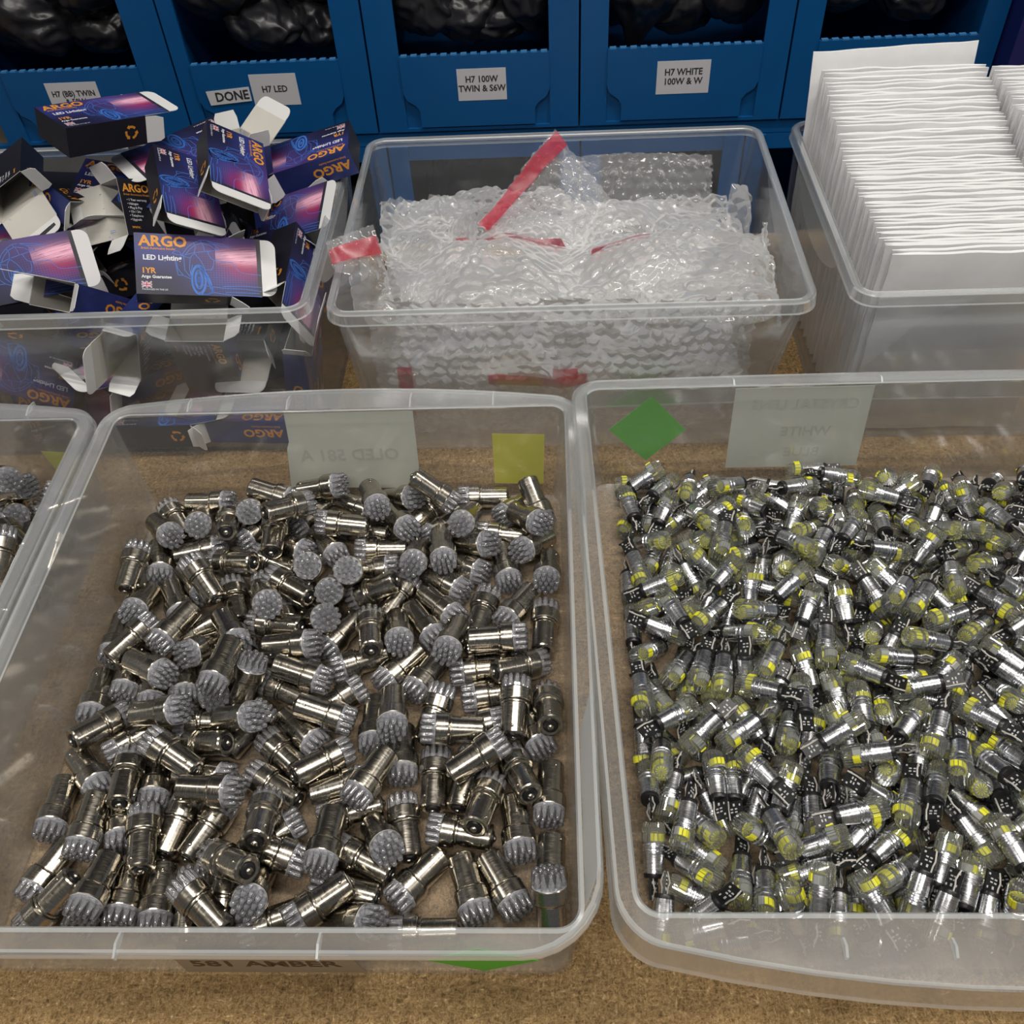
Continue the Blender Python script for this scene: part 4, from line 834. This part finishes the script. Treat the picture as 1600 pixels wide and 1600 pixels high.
# wedge LED bulb, axis +z from the circuit board to the ribbed lens
m = MB()
m.lathe([(0.0060, 0.0160), (0.0063, 0.0156), (0.0068, 0.0262), (0.0070, 0.0272), (0.0064, 0.0278), (0.0064, 0.0286), (0.0072, 0.0292), (0.0072, 0.0304), (0.0065, 0.0310), (0.0065, 0.0318), (0.0073, 0.0324), (0.0073, 0.0338)], 24, cap1=True)
WEDGE = [('metal_shell', m.mesh('metal_shell', MT['alu'], 35), (0, 0, 0))]
m = MB(); n = 48; ls = []
for rr, z, amp in ((0.0074, 0.0335, 0.0), (0.0075, 0.0345, 0.0002), (0.0074, 0.0436, 0.0002), (0.0064, 0.0466, 0.0003), (0.0030, 0.0472, 0.0002)):
    ls.append([((rr + amp * (1 if k % 2 else -1)) * math.cos(2 * math.pi * k / n), (rr + amp * (1 if k % 2 else -1)) * math.sin(2 * math.pi * k / n), z) for k in range(n)])
m.loops(ls, cap0=False, cap1=True)
WEDGE.append(('ribbed_lens', m.mesh('ribbed_lens', MT['lens']), (0, 0, 0)))
m = MB(); m.lathe([(0.0048, 0.0340), (0.0048, 0.0392), (0.0030, 0.0398)], 12, cap1=True, mi=1)
for k in range(7):
    a = 0.45 * k; ca, sa = math.cos(a), math.sin(a); w = 0.0010
    m.add([(0.0060 * ca + s * w * sa, 0.0060 * sa - s * w * ca, z) for z in (0.0352, 0.0398) for s in (-1, 1)] + [(0.0050 * ca + s * w * sa, 0.0050 * sa - s * w * ca, z) for z in (0.0352, 0.0398) for s in (-1, 1)],
          ((0, 1, 3, 2), (4, 6, 7, 5), (2, 3, 7, 6), (0, 2, 6, 4), (1, 5, 7, 3)))
for k in range(12):
    a = 2 * math.pi * k / 12; b = a + 0.30
    m.add([(0.0003 * math.cos(a), 0.0003 * math.sin(a), 0.0412), (0.0040 * math.cos(a), 0.0040 * math.sin(a), 0.0404), (0.0040 * math.cos(b), 0.0040 * math.sin(b), 0.0404)], ((0, 1, 2),))
WEDGE.append(('yellow_led', m.mesh('yellow_led', [MT['phosphor'], MT['led_core']]), (0, 0, 0)))
WEDGE.append(('end_cap', MB().lathe([(0.0059, 0.0128), (0.0063, 0.0138), (0.0063, 0.0160)], 18, cap0=True, cap1=True).mesh('end_cap', MT['black'], 40), (0, 0, 0)))
m = MB(); m.box(-0.0053, 0.0053, -0.0007, 0.0007, 0.0, 0.0135)
rnd = random.Random(2)
for s in (-1, 1):
    for x, z, w, h in ((-0.0042, 0.0016, 0.0012, 0.0012), (0.0030, 0.0016, 0.0012, 0.0012), (-0.0020, 0.0042, 0.0016, 0.0009), (0.0008, 0.0042, 0.0016, 0.0009), (-0.0020, 0.0064, 0.0016, 0.0009), (0.0008, 0.0064, 0.0016, 0.0009), (-0.0006, 0.0090, 0.0012, 0.0018), (-0.0042, 0.0088, 0.0008, 0.0014), (0.0034, 0.0096, 0.0008, 0.0014)):
        m.box(x, x + w, *sorted((s * 0.0006, s * 0.0011)), z, z + h, mi=1)
WEDGE.append(('circuit_board', m.mesh('circuit_board', [MT['pcb'], MT['pad']]), (0, 0, 0)))
_lead = MB().tube([(0, 0.0012, 0.0136), (0, 0.0014, 0.0090), (0, 0.0024, 0.0060), (0, 0.0014, 0.0022), (0, 0.0004, -0.0004)], 0.0006, 6).mesh('contact_lead', MT['lead'], 60)
WEDGE_GROUP = 'silver wedge LED bulbs heaped in the right tray'
_ps = unpack(WEDGE_POSES)
for (p, q), say in zip(_ps, place_words(_ps, 0.047, 15)):
    r = add_bulb('wedge_bulb', WEDGE, p, q, 'silver wedge bulb, lens ' + say, 'bulb', WEDGE_GROUP)
    ob('contact_lead', _lead, r, (0.0034, 0, 0))
    ob('contact_lead', _lead, r, (-0.0034, 0, 0), (0, 0, math.pi))
    r.children[-1].location = (-0.0034, 0, 0)
# the bulbs beneath and behind those, most of them hidden: one mass
bm = bmesh.new(); mats = [MT['alu'], MT['lens'], MT['phosphor'], MT['led_core'], MT['black'], MT['pcb'], MT['pad'], MT['lead']]
rest_v = []; rest_f = []; rest_m = []
_src = [(me, {i: mats.index(mm) for i, mm in enumerate(me.materials)}) for _, me, _ in WEDGE]
_src = [([v.co.copy() for v in me.vertices], [tuple(pl.vertices) for pl in me.polygons], [mp[pl.material_index] for pl in me.polygons]) for me, mp in _src]
for p, q in unpack(WEDGE_REST):
    M = Matrix.Translation(p) @ q.to_matrix().to_4x4()
    for vs, fs, ms in _src:
        b = len(rest_v)
        rest_v += [tuple(M @ v) for v in vs]; rest_f += [tuple(b + i for i in f) for f in fs]; rest_m += ms
bm.free()
me = bpy.data.meshes.new('wedge_bulb_mass'); me.from_pydata(rest_v, [], rest_f)
for mm in mats: me.materials.append(mm)
me.polygons.foreach_set('material_index', rest_m)
me.polygons.foreach_set('use_smooth', [True] * len(me.polygons)); me.set_sharp_from_angle(angle=math.radians(35)); me.update()
tag(ob('wedge_bulb_mass', me), 'silver wedge bulbs lying beneath the others in the right tray', 'bulbs', WEDGE_GROUP, 'stuff')

# ------------------------------------------------------------------ printed cartons
K = 0.84
CL, CW, CT = 0.091 * K, 0.062 * K, 0.031 * K
CLL = 0.122 * K
TH = 0.0005


def art_uv(*pts): return tuple((x / CLL, y / CW) for x, y in pts)


m = MB()
m.quad((0, 0, CT), (CL, 0, CT), (CL, CW, CT), (0, CW, CT), 0, art_uv((0, 0), (CL, 0), (CL, CW), (0, CW)))
m.quad((0, CW, 0), (CL, CW, 0), (CL, 0, 0), (0, 0, 0), 1)
m.quad((0, 0, 0), (CL, 0, 0), (CL, 0, CT), (0, 0, CT), 1)
m.quad((0, CW, CT), (CL, CW, CT), (CL, CW, 0), (0, CW, 0), 2)
m.quad((0, CW, CT), (0, CW, 0), (0, 0, 0), (0, 0, CT), 1)
i0, y0, y1, z0, z1 = TH, TH, CW - TH, TH, CT - TH
m.quad((i0, y0, z1), (i0, y1, z1), (CL, y1, z1), (CL, y0, z1), 3)
m.quad((i0, y0, z0), (CL, y0, z0), (CL, y1, z0), (i0, y1, z0), 3)
m.quad((i0, y0, z0), (i0, y0, z1), (CL, y0, z1), (CL, y0, z0), 3)
m.quad((i0, y1, z0), (CL, y1, z0), (CL, y1, z1), (i0, y1, z1), 3)
m.quad((i0, y0, z0), (i0, y1, z0), (i0, y1, z1), (i0, y0, z1), 3)
m.quad((CL, 0, CT), (CL, 0, 0), (CL, y0, z0), (CL, y0, z1), 3); m.quad((CL, CW, 0), (CL, CW, CT), (CL, y1, z1), (CL, y1, z0), 3)
m.quad((CL, 0, 0), (CL, CW, 0), (CL, y1, z0), (CL, y0, z0), 3); m.quad((CL, CW, CT), (CL, 0, CT), (CL, y0, z1), (CL, y1, z1), 3)
CARTON_BODY = m.mesh('carton_body', [MT['art'], MT['navy'], MT['blue_side'], MT['card']])
# lid panel: hinge at x = 0, outer face at z = 0
ll = CT
m = MB()
m.quad((0, 0.0006, 0), (ll, 0.0006, 0), (ll, CW - 0.0006, 0), (0, CW - 0.0006, 0), 0, art_uv((CL, 0), (CLL, 0), (CLL, CW), (CL, CW)))
m.quad((0, CW - 0.0006, -TH), (ll, CW - 0.0006, -TH), (ll, 0.0006, -TH), (0, 0.0006, -TH), 1)
for a, b in (((0, 0.0006), (ll, 0.0006)), ((ll, 0.0006), (ll, CW - 0.0006)), ((ll, CW - 0.0006), (0, CW - 0.0006)), ((0, CW - 0.0006), (0, 0.0006))):
    m.quad((a[0], a[1], -TH), (b[0], b[1], -TH), (b[0], b[1], 0), (a[0], a[1], 0), 1)
CARTON_LID = m.mesh('lid_panel', [MT['art'], MT['card']])
tt = 0.0150 * K
arc = [(tt - 0.008 * (1 - math.sin(k * math.pi / 12)), 0.0012 + 0.008 * (1 - math.cos(k * math.pi / 12))) for k in range(7)]
poly = [(0, 0.0012)] + arc + [(x, CW - y) for x, y in arc[::-1]] + [(0, CW - 0.0012)]
CARTON_TAB = MB().prism(poly, 'z', -TH, 0).mesh('tuck_tab', MT['card_white'])
df = 0.020 * K
CARTON_DUST = MB().prism([(0, 0.001), (df * 0.75, 0.0015), (df, 0.004), (df, CT - 0.003), (df * 0.6, CT - 0.001), (0, CT - 0.001)], 'z', -TH, 0).mesh('dust_flap', MT['card_white'])

# printing: lettering, car drawing, flag and recycling sign as thin ink on the panels
def fu(x, y): return ((x - 90) / 1190.0 * CLL, CW - (y - 140) / 610.0 * CW)


CAR = [
    [(520, 352), (545, 315), (580, 265), (640, 215), (700, 187), (760, 187), (820, 215), (890, 277), (830, 287), (740, 300), (640, 318), (520, 352)],
    [(560, 335), (600, 285), (650, 240), (720, 215), (800, 240), (850, 280)], [(700, 187), (730, 240), (740, 300)], [(640, 215), (655, 262), (640, 318)],
    [(820, 215), (960, 250)], [(760, 187), (900, 215), (1010, 255)],
    [(435, 332), (450, 312), (480, 305), (508, 318), (520, 347), (480, 344), (435, 332)],
    [(520, 352), (500, 375), (460, 395), (462, 440), (480, 550)], [(480, 550), (530, 552), (500, 515), (478, 480), (470, 420)], [(530, 552), (610, 592)], [(540, 360), (545, 500), (590, 560)],
    [(520, 352), (600, 375), (620, 345), (660, 310)], [(600, 375), (590, 480), (600, 560)],
    [(770, 300), (780, 340), (800, 370), (825, 385), (820, 430), (800, 482), (700, 490), (660, 450)],
    [(825, 385), (950, 398), (1000, 402), (1030, 455), (1060, 495), (1120, 512), (1280, 522)],
    [(700, 640), (760, 655), (900, 668), (1100, 672), (1270, 690)], [(790, 712), (950, 735), (1270, 745)], [(920, 712), (1000, 708), (1250, 712)], [(900, 650), (1100, 640), (1270, 648)],
    [(700, 480), (760, 600), (800, 715)], [(620, 440), (600, 520), (610, 620), (640, 700), (680, 738)], [(640, 320), (690, 380), (720, 440), (735, 490)],
]
WHEEL = [[(672 + rx * math.cos(a), 590 + ry * math.sin(a)) for a in [k * math.pi / 12 for k in range(25)]] for rx, ry in ((68, 148), (60, 132), (36, 92), (28, 72), (10, 26))]
TREAD = [[(690 + d, 452 + d), (745 + d, 560), (775 + d * 0.8, 650), (800, 716 - d * 0.2), (740, 735), (690, 738)] for d in (0, 10, 20)]


def recycle(mb, cx, cy, r, fn, mi):
    for k in range(3):
        a0 = math.radians(90 + 120 * k)
        pts = []
        for t in (-50, -25, 0, 18):
            a = a0 + math.radians(t); pts.append((cx + r * math.cos(a), cy + r * math.sin(a)))
        w = r * 0.42
        for (xa, ya), (xb, yb) in zip(pts[:-1], pts[1:]):
            d = Vector((xb - xa, yb - ya)).normalized(); n_ = Vector((-d.y, d.x)) * w / 2
            mb.quad(fn(xa - n_.x, ya - n_.y), fn(xb - n_.x, yb - n_.y), fn(xb + n_.x, yb + n_.y), fn(xa + n_.x, ya + n_.y), mi)
        d = (Vector(pts[-1]) - Vector(pts[-2])).normalized(); n_ = Vector((-d.y, d.x)) * w; e = Vector(pts[-1]) + d * w * 1.15
        mb.add([fn(pts[-1][0] - n_.x, pts[-1][1] - n_.y), fn(e.x, e.y), fn(pts[-1][0] + n_.x, pts[-1][1] + n_.y)], ((0, 1, 2),), mi)


def flag(mb, cx, cy, w, h, z, blue, white, red):
    mb.quad((cx - w / 2, cy - h / 2, z), (cx + w / 2, cy - h / 2, z), (cx + w / 2, cy + h / 2, z), (cx - w / 2, cy + h / 2, z), blue)
    c = [(cx - w / 2, cy - h / 2), (cx + w / 2, cy + h / 2)]; d = [(cx - w / 2, cy + h / 2), (cx + w / 2, cy - h / 2)]
    for q in (c, d): mb.ribbon(q, h * 0.22, z + 2e-5, white)
    for q in (c, d): mb.ribbon(q, h * 0.09, z + 3e-5, red)
    mb.ribbon([(cx - w / 2, cy), (cx + w / 2, cy)], h * 0.34, z + 4e-5, white); mb.ribbon([(cx, cy - h / 2), (cx, cy + h / 2)], h * 0.34, z + 4e-5, white)
    mb.ribbon([(cx - w / 2, cy), (cx + w / 2, cy)], h * 0.19, z + 5e-5, red); mb.ribbon([(cx, cy - h / 2), (cx, cy + h / 2)], h * 0.19, z + 5e-5, red)


INKS = [MT['orange'], MT['white_ink'], MT['line_blue'], MT['red_ink'], MT['flag_blue']]
Z = CT + 0.00008
m = MB()
for pl in CAR: m.ribbon([fu(*p) for p in pl], 0.00042, Z, 2, xmax=CL)
for pl in WHEEL: m.ribbon([fu(*p) for p in pl], 0.0010, Z, 2, xmax=CL)
for pl in TREAD: m.ribbon([fu(*p) for p in pl], 0.0011, Z, 2, xmax=CL)
def frontfn(u, v): return lambda x, y: (u * CLL + x, CW - v * CW + y, Z + 4e-5)
put_text(m, 'ARGO', 0.0125, lambda x, y: (0.035 * CLL + x * 1.08, CW - 0.205 * CW + y, Z + 4e-5), 0, 0.0004)
put_text(m, 'British Automotive Retailer', 0.0030, lambda x, y: (0.05 * CLL + x * 0.82, CW - 0.265 * CW + y, Z + 4e-5), 0, 0.00003)
put_text(m, 'LED Lighting', 0.0060, frontfn(0.06, 0.435), 1, 0.00018)
put_text(m, '1YR', 0.0066, frontfn(0.045, 0.655), 0, 0.0002)
put_text(m, 'Argo Guarantee', 0.0036, frontfn(0.045, 0.735), 1, 0.0001)
put_text(m, 'PACKAGED IN THE UK', 0.0020, frontfn(0.045, 0.935), 1)
flag(m, 0.082 * CLL, CW - 0.845 * CW, 0.0075, 0.0048, Z + 2e-5, 4, 1, 3)
CARTON_FRONT_PRINT = m.mesh('front_print', INKS)
m = MB()
for pl in CAR: m.ribbon([fu(*p) for p in pl], 0.00042, 0.00008, 2, xmin=CL)
for i in range(len(m.v)): m.v[i] = (m.v[i][0] - CL, m.v[i][1], m.v[i][2])
CARTON_LID_PRINT = m.mesh('lid_print', INKS)
m = MB()
recycle(m, CL * 0.80, CT * 0.5, 0.0052, lambda x, y: (x, -0.00008, y), 0)
put_text(m, 'ARGO', 0.0125, lambda x, y: (0.035 * CLL + x * 1.08, CW + 0.00008, CT * 0.62 - y), 0, 0.0004, flip=False)
put_text(m, 'British Automotive Retailer', 0.0030, lambda x, y: (0.05 * CLL + x * 0.82, CW + 0.00008, CT * 0.80 - y), 0, 0.00003)
BZ = -0.00008
bk = lambda x0, yy: (lambda x, y: (x0 - x, yy + y, BZ))
put_text(m, 'ARGO', 0.0100, bk(CL - 0.004, CW - 0.012), 0, 0.0003, flip=False)
put_text(m, 'British Automotive Retailer', 0.0026, bk(CL - 0.004, CW - 0.0155), 0)
for i, tx in enumerate(('\u2022 1 Year warranty', '\u2022 Halogen', '\u2022 Plug & Play', '\u2022 12v / 24v', '\u2022 Telephone', '\u2022 Upgrade')):
    put_text(m, tx, 0.0030, bk(CL - 0.006, CW - 0.0205 - 0.0036 * i), 1, 0.00004)
put_text(m, 'www.', 0.0040, bk(CL - 0.006, 0.0065), 0, 0.0001)
CARTON_SIDE_PRINT = m.mesh('side_print', INKS)

CARTON_SAY = {  # pose name: lid angle, dust angle, label (angles in degrees; positive opens the lid away from the front)
    'A': (0, 30, 'navy ARGO carton lying level at the front of the heap, print upright'),
    'B': (0, 10, 'navy ARGO carton perched on top at the upper left of the heap'),
    'C': (2, 8, 'ARGO carton turned sideways, upper one of the leaning pair'),
    'D': (2, 8, 'ARGO carton turned sideways, lower one of the leaning pair'),
    'E': (5, 40, 'ARGO carton half hidden behind the leaning pair, white tab to the left'),
    'F': (0, 40, 'ARGO carton lying upside down at the right of the heap'),
    'G': (-40, 40, 'small blue ARGO carton side seen near the left of the heap'),
    'H': (75, 55, 'ARGO carton open towards the left with pale inside, behind the front carton'),
    'I': (0, 30, 'ARGO carton with a magenta light at the left edge, white tab to the right'),
    'J': (-5, 60, 'open ARGO carton at the lower left corner showing its grey inside'),
    'L': (40, 60, 'open grey flapped carton at the left edge of the photo'),
    'M': (0, 30, 'ARGO carton standing on edge at the right end of the heap'),
    'N': (48, 15, 'carton with its long grey lid raised at the back of the heap'),
    'O': (0, 30, 'carton with a pale tab beneath the upside-down carton at the right'),
    'Q': (0, 30, 'ARGO carton lying under the topmost carton at the left'),
    'S1': (75, 60, 'open carton with white flaps seen through the front of the tub'),
    'S2': (10, 40, 'carton with pink and blue print seen through the tub front'),
    'S3': (10, 40, 'dark carton lying flat on the tub floor left of centre'),
    'S4': (10, 40, 'dark carton lying flat on the tub floor near the right corner'),
    'S5': (10, 40, 'dark carton upright at the left edge inside the tub'),
    'S6': (10, 40, 'dark carton upright against the right wall of the tub'),
    'S7': (10, 40, 'dark carton low in the tub under the pink printed one'),
}


def add_carton(p, q, lid, dust, label, tab_bend=0.0):
    r = empty('bulb_carton'); turned(r, p, q)
    tag(r, label, 'carton', 'printed cartons in the clear tub')
    b = ob('carton_body', CARTON_BODY, r)
    ob('front_print', CARTON_FRONT_PRINT, b); ob('side_print', CARTON_SIDE_PRINT, b)
    l = ob('lid_panel', CARTON_LID, r, (CL, 0, CT), (0, math.radians(-lid), 0))
    ob('lid_print', CARTON_LID_PRINT, l)
    ob('tuck_tab', CARTON_TAB, l, (ll, 0, 0), (0, math.radians(tab_bend), 0))
    # dust flaps hinge on the two narrow sides and swing outward
    for s in (0, 1):
        o = ob('dust_flap', CARTON_DUST, r)
        a = math.radians(dust)
        x = Vector((math.cos(a), (-1 if s == 0 else 1) * math.sin(a), 0)); y = Vector((0, 0, 1))
        zz = x.cross(y)
        o.matrix_local = Matrix(((x.x, y.x, zz.x, CL), (x.y, y.y, zz.y, 0 if s == 0 else CW), (x.z, y.z, zz.z, 0), (0, 0, 0, 1)))
    return r


_k = 0
for key, v in sorted(CARTON_POSES.items(), key=lambda kv: photo_place(Vector(kv[1][:3]) + Quaternion(kv[1][3:]).normalized() @ Vector((CL / 2, CW / 2, CT / 2)))[0]):
    if key == 'R': continue
    p, q = Vector(v[:3]), Quaternion(v[3:]).normalized()
    if key in CARTON_SAY:
        lid, dust, lab = CARTON_SAY[key]
    else:
        c = photo_place(p + q @ Vector((CL / 2, CW / 2, CT / 2)))
        if not (-6 < c[0] < 40): continue
        _k += 1
        lid, dust, lab = 6, 25, 'carton buried in the tub of cartons, %s in order from the left' % ordinal(_k)
    add_carton(p, q, lid, dust, lab)

# ------------------------------------------------------------------ bubble wrap
PITCH = 0.0122


def noise3(p):
    return Vector((noise.noise(p), noise.noise(p + Vector((31.7, 11.3, 5.9))), noise.noise(p + Vector((7.1, 53.9, 23.3)))))


def sheet_fn(c, bulge, amp, seed, curl=0.0):
    A, B, C_, D_ = [Vector(p) for p in c]      # top left, top right, bottom right, bottom left
    nrm = (B - A).cross(D_ - A).normalized()
    if nrm.dot(CAM_POS - (A + C_) / 2) < 0: nrm = -nrm
    off = Vector((seed * 5.3, seed * 2.9, seed * 8.7))
    def f(u, v):
        p = (A * (1 - u) + B * u) * (1 - v) + (D_ * (1 - u) + C_ * u) * v
        p = p + nrm * (bulge * max(0.0, math.sin(math.pi * u)) ** 0.8 * max(0.0, math.sin(math.pi * v)) ** 0.8)
        q = p * 16 + off
        p = p + noise3(q * 0.9) * amp * 1.1 + noise3(q * 2.4) * amp * 0.30
        cr = abs(noise.noise(q * 1.3)) * amp * 1.5
        p = p - nrm * cr
        if p.z < 0.172:
            p.x = min(max(p.x, -0.168), 0.183 + max(0.0, p.z) * 0.09); p.y = min(max(p.y, 0.655), 0.912)
        p.z = max(p.z, 0.006)
        return p
    return f, (B - A).length, (D_ - A).length


def sheet(f, w, h, u0=0.0, u1=1.0, v0=0.0, v1=1.0, lift=0.0, bubbles=True, step=0.0014, ragged=0.0):
    nu = max(4, int(w * (u1 - u0) / step)); nv = max(4, int(h * (v1 - v0) / step))
    g = [[None] * (nu + 1) for _ in range(nv + 1)]
    for j in range(nv + 1):
        for i in range(nu + 1):
            u, v = u0 + (u1 - u0) * i / nu, v0 + (v1 - v0) * j / nv
            if ragged:
                v += ragged * noise.noise(Vector((u * 22, seed_r[0], 0))) * (1 - v) * 0.5
                u += ragged * noise.noise(Vector((v * 22, seed_r[0] + 7, 0))) * (u - 0.5)
            g[j][i] = f(u, v)
    vs = []
    rad = PITCH * 0.46
    for j in range(nv + 1):
        for i in range(nu + 1):
            p = g[j][i]
            du = g[j][min(i + 1, nu)] - g[j][max(i - 1, 0)]; dv = g[min(j + 1, nv)][i] - g[max(j - 1, 0)][i]
            n = dv.cross(du)
            n = n.normalized() if n.length > 1e-12 else Vector((0, 0, 1))
            hgt = lift
            if bubbles:
                X = w * (u0 + (u1 - u0) * i / nu); Y = h * (v0 + (v1 - v0) * j / nv)
                wn = noise3(p * 28.0) * 0.004; X += wn.x; Y += wn.y
                row = round(Y / (PITCH * 0.87)); ox = (row % 2) * PITCH / 2
                cx = round((X - ox) / PITCH) * PITCH + ox; cy = row * PITCH * 0.87
                d2 = ((X - cx) ** 2 + (Y - cy) ** 2) / rad ** 2
                pop = 0.50 + 0.75 * noise.noise(Vector((cx * 300, cy * 300, 3.3)))
                if d2 < 1: hgt += 0.0030 * max(0.12, pop) * (1 - d2) ** 0.75
            if bubbles: hgt += 0.0006 * noise.noise(p * 75.0 + Vector((seed_r[0], 0, 0))) + 0.0003 * noise.noise(p * 230.0)
            vs.append(p + n * hgt)
    fs = [(j * (nu + 1) + i, j * (nu + 1) + i + 1, (j + 1) * (nu + 1) + i + 1, (j + 1) * (nu + 1) + i) for j in range(nv) for i in range(nu)]
    return MB().add(vs, fs)


seed_r = [0]


def wrap(label, corners, bulge, amp, seed, tapes=(), back=True):
    seed_r[0] = seed
    ctr = sum((Vector(p) for p in corners), Vector()) / 4
    r = empty('bubble_wrap', (ctr.x, ctr.y, min(p[2] for p in corners)))
    tag(r, label, 'bubble wrap', 'crumpled bubble wrap in the clear tub')
    f, w, h = sheet_fn(corners, bulge, amp, seed)
    g = lambda u, v: f(u, v) - r.location
    ob('bubble_film', sheet(g, w, h, ragged=0.05).mesh('bubble_film', MT['bubble'], 179), r)
    if back:
        nb = (Vector(corners[1]) - Vector(corners[0])).cross(Vector(corners[3]) - Vector(corners[0])).normalized()
        if nb.dot(CAM_POS - ctr) < 0: nb = -nb
        f2 = sheet_fn(corners, bulge * 0.7, amp, seed + 0.21)[0]
        g2 = lambda u, v: f2(u, v) - r.location - nb * 0.006
        ob('backing_film', sheet(g2, w, h, bubbles=True, step=0.0024).mesh('backing_film', MT['bubble'], 179), r)
    for u0, u1, v0, v1 in tapes:
        t = ob('red_tape', sheet(g, w, h, u0, u1, v0, v1, lift=0.0042, bubbles=False, step=0.003).mesh('red_tape', MT['tape'], 179), r)
        t['label'] = 'strip of red sealing tape'
    return r


for lab, cs, bulge, amp, seed, tapes in WRAPS:
    wrap(lab, cs, bulge, amp, seed, tapes, back=False)

# ------------------------------------------------------------------ white mailers
def mailer_mesh(seed, w, h, t=0.0021, curl=0.0):
    nu, nv = 18, 22; m = MB(); off = Vector((seed * 4.1, seed * 1.7, 0))
    def P(u, v, s):
        x = (u - 0.5) * w; z = v * h
        edge = min(1, 9 * min(u, 1 - u)) ** 0.5 * min(1, 0.35 + 16 * (1 - v)) ** 0.5 * min(1, 10 * v) ** 0.5
        y = 0.0016 * noise.noise(Vector((x * 22, z * 14, 0)) + off) + s * (0.0004 + t * edge) + curl * max(0, v - 0.72) ** 2
        return (x + 0.0012 * noise.noise(Vector((0, z * 40, 5)) + off), y, z + 0.0016 * noise.noise(Vector((x * 35, 0, 9)) + off) * v)
    for s in (-1, 1):
        vs = [P(i / nu, j / nv, s) for j in range(nv + 1) for i in range(nu + 1)]
        fs = [(j * (nu + 1) + i, j * (nu + 1) + i + 1, (j + 1) * (nu + 1) + i + 1, (j + 1) * (nu + 1) + i) for j in range(nv) for i in range(nu)]
        m.add(vs, fs if s < 0 else [q[::-1] for q in fs])
    B = (nu + 1) * (nv + 1)
    rim = [i for i in range(nu + 1)] + [j * (nu + 1) + nu for j in range(1, nv + 1)] + [nv * (nu + 1) + i for i in range(nu - 1, -1, -1)] + [j * (nu + 1) for j in range(nv - 1, 0, -1)]
    for a, b in zip(rim, rim[1:] + rim[:1]): m.f.append((b, a, a + B, b + B)); m.m.append(0); m.uv.append(None)
    return m.mesh('mailer', MT['mailer'], 50)


MAILERS = [mailer_mesh(k, 0.150, 0.205) for k in range(6)]
rnd = random.Random(8)
NM = 54


for i in range(NM):
    t = i / (NM - 1)
    y = 0.657 + 0.246 * t
    ztop = 0.191 + 0.010 * t + 0.028 * max(0, t - 0.55) / 0.45 + rnd.uniform(-0.0015, 0.0015)
    x0 = 0.268 - 0.0112 * t ** 0.7 + rnd.uniform(-0.0012, 0.0022) + (0.004 if i == 1 else 0)
    o = ob('padded_mailer', MAILERS[i % 6], None, (x0 + 0.075, y, 0.0035), (0, 0, rnd.uniform(-0.006, 0.006)))
    o.scale = (1, 1, (ztop - 0.0035) / 0.205)
    lab = 'front white mailer of the tall stack in the tub' if i == 0 else '%s white mailer from the front of the tall stack' % ordinal(i + 1)
    tag(o, lab, 'mailer', 'white mailers standing in the clear tub')
BACK = mailer_mesh(31, 0.150, 0.238, 0.0012, curl=0.12)
o = ob('padded_mailer', BACK, None, (0.3315, 0.909, 0.005), (0, -0.030, 0.0))
tag(o, 'rearmost white mailer with its open flap sticking up and curling', 'mailer', 'white mailers standing in the clear tub')
for i in range(26):
    y = 0.790 + 0.0046 * i
    o = ob('padded_mailer', MAILERS[(i + 3) % 6], None, (0.4870 + rnd.uniform(-0.002, 0.002), y, 0.0035), (0, 0, rnd.uniform(-0.008, 0.008)))
    o.scale = (1, 1, (0.222 + 0.005 * i / 25 + rnd.uniform(-0.002, 0.002) - 0.0035) / 0.205)
    tag(o, '%s white mailer from the back of the second stack at the right edge' % ordinal(26 - i), 'mailer', 'white mailers standing in the clear tub')
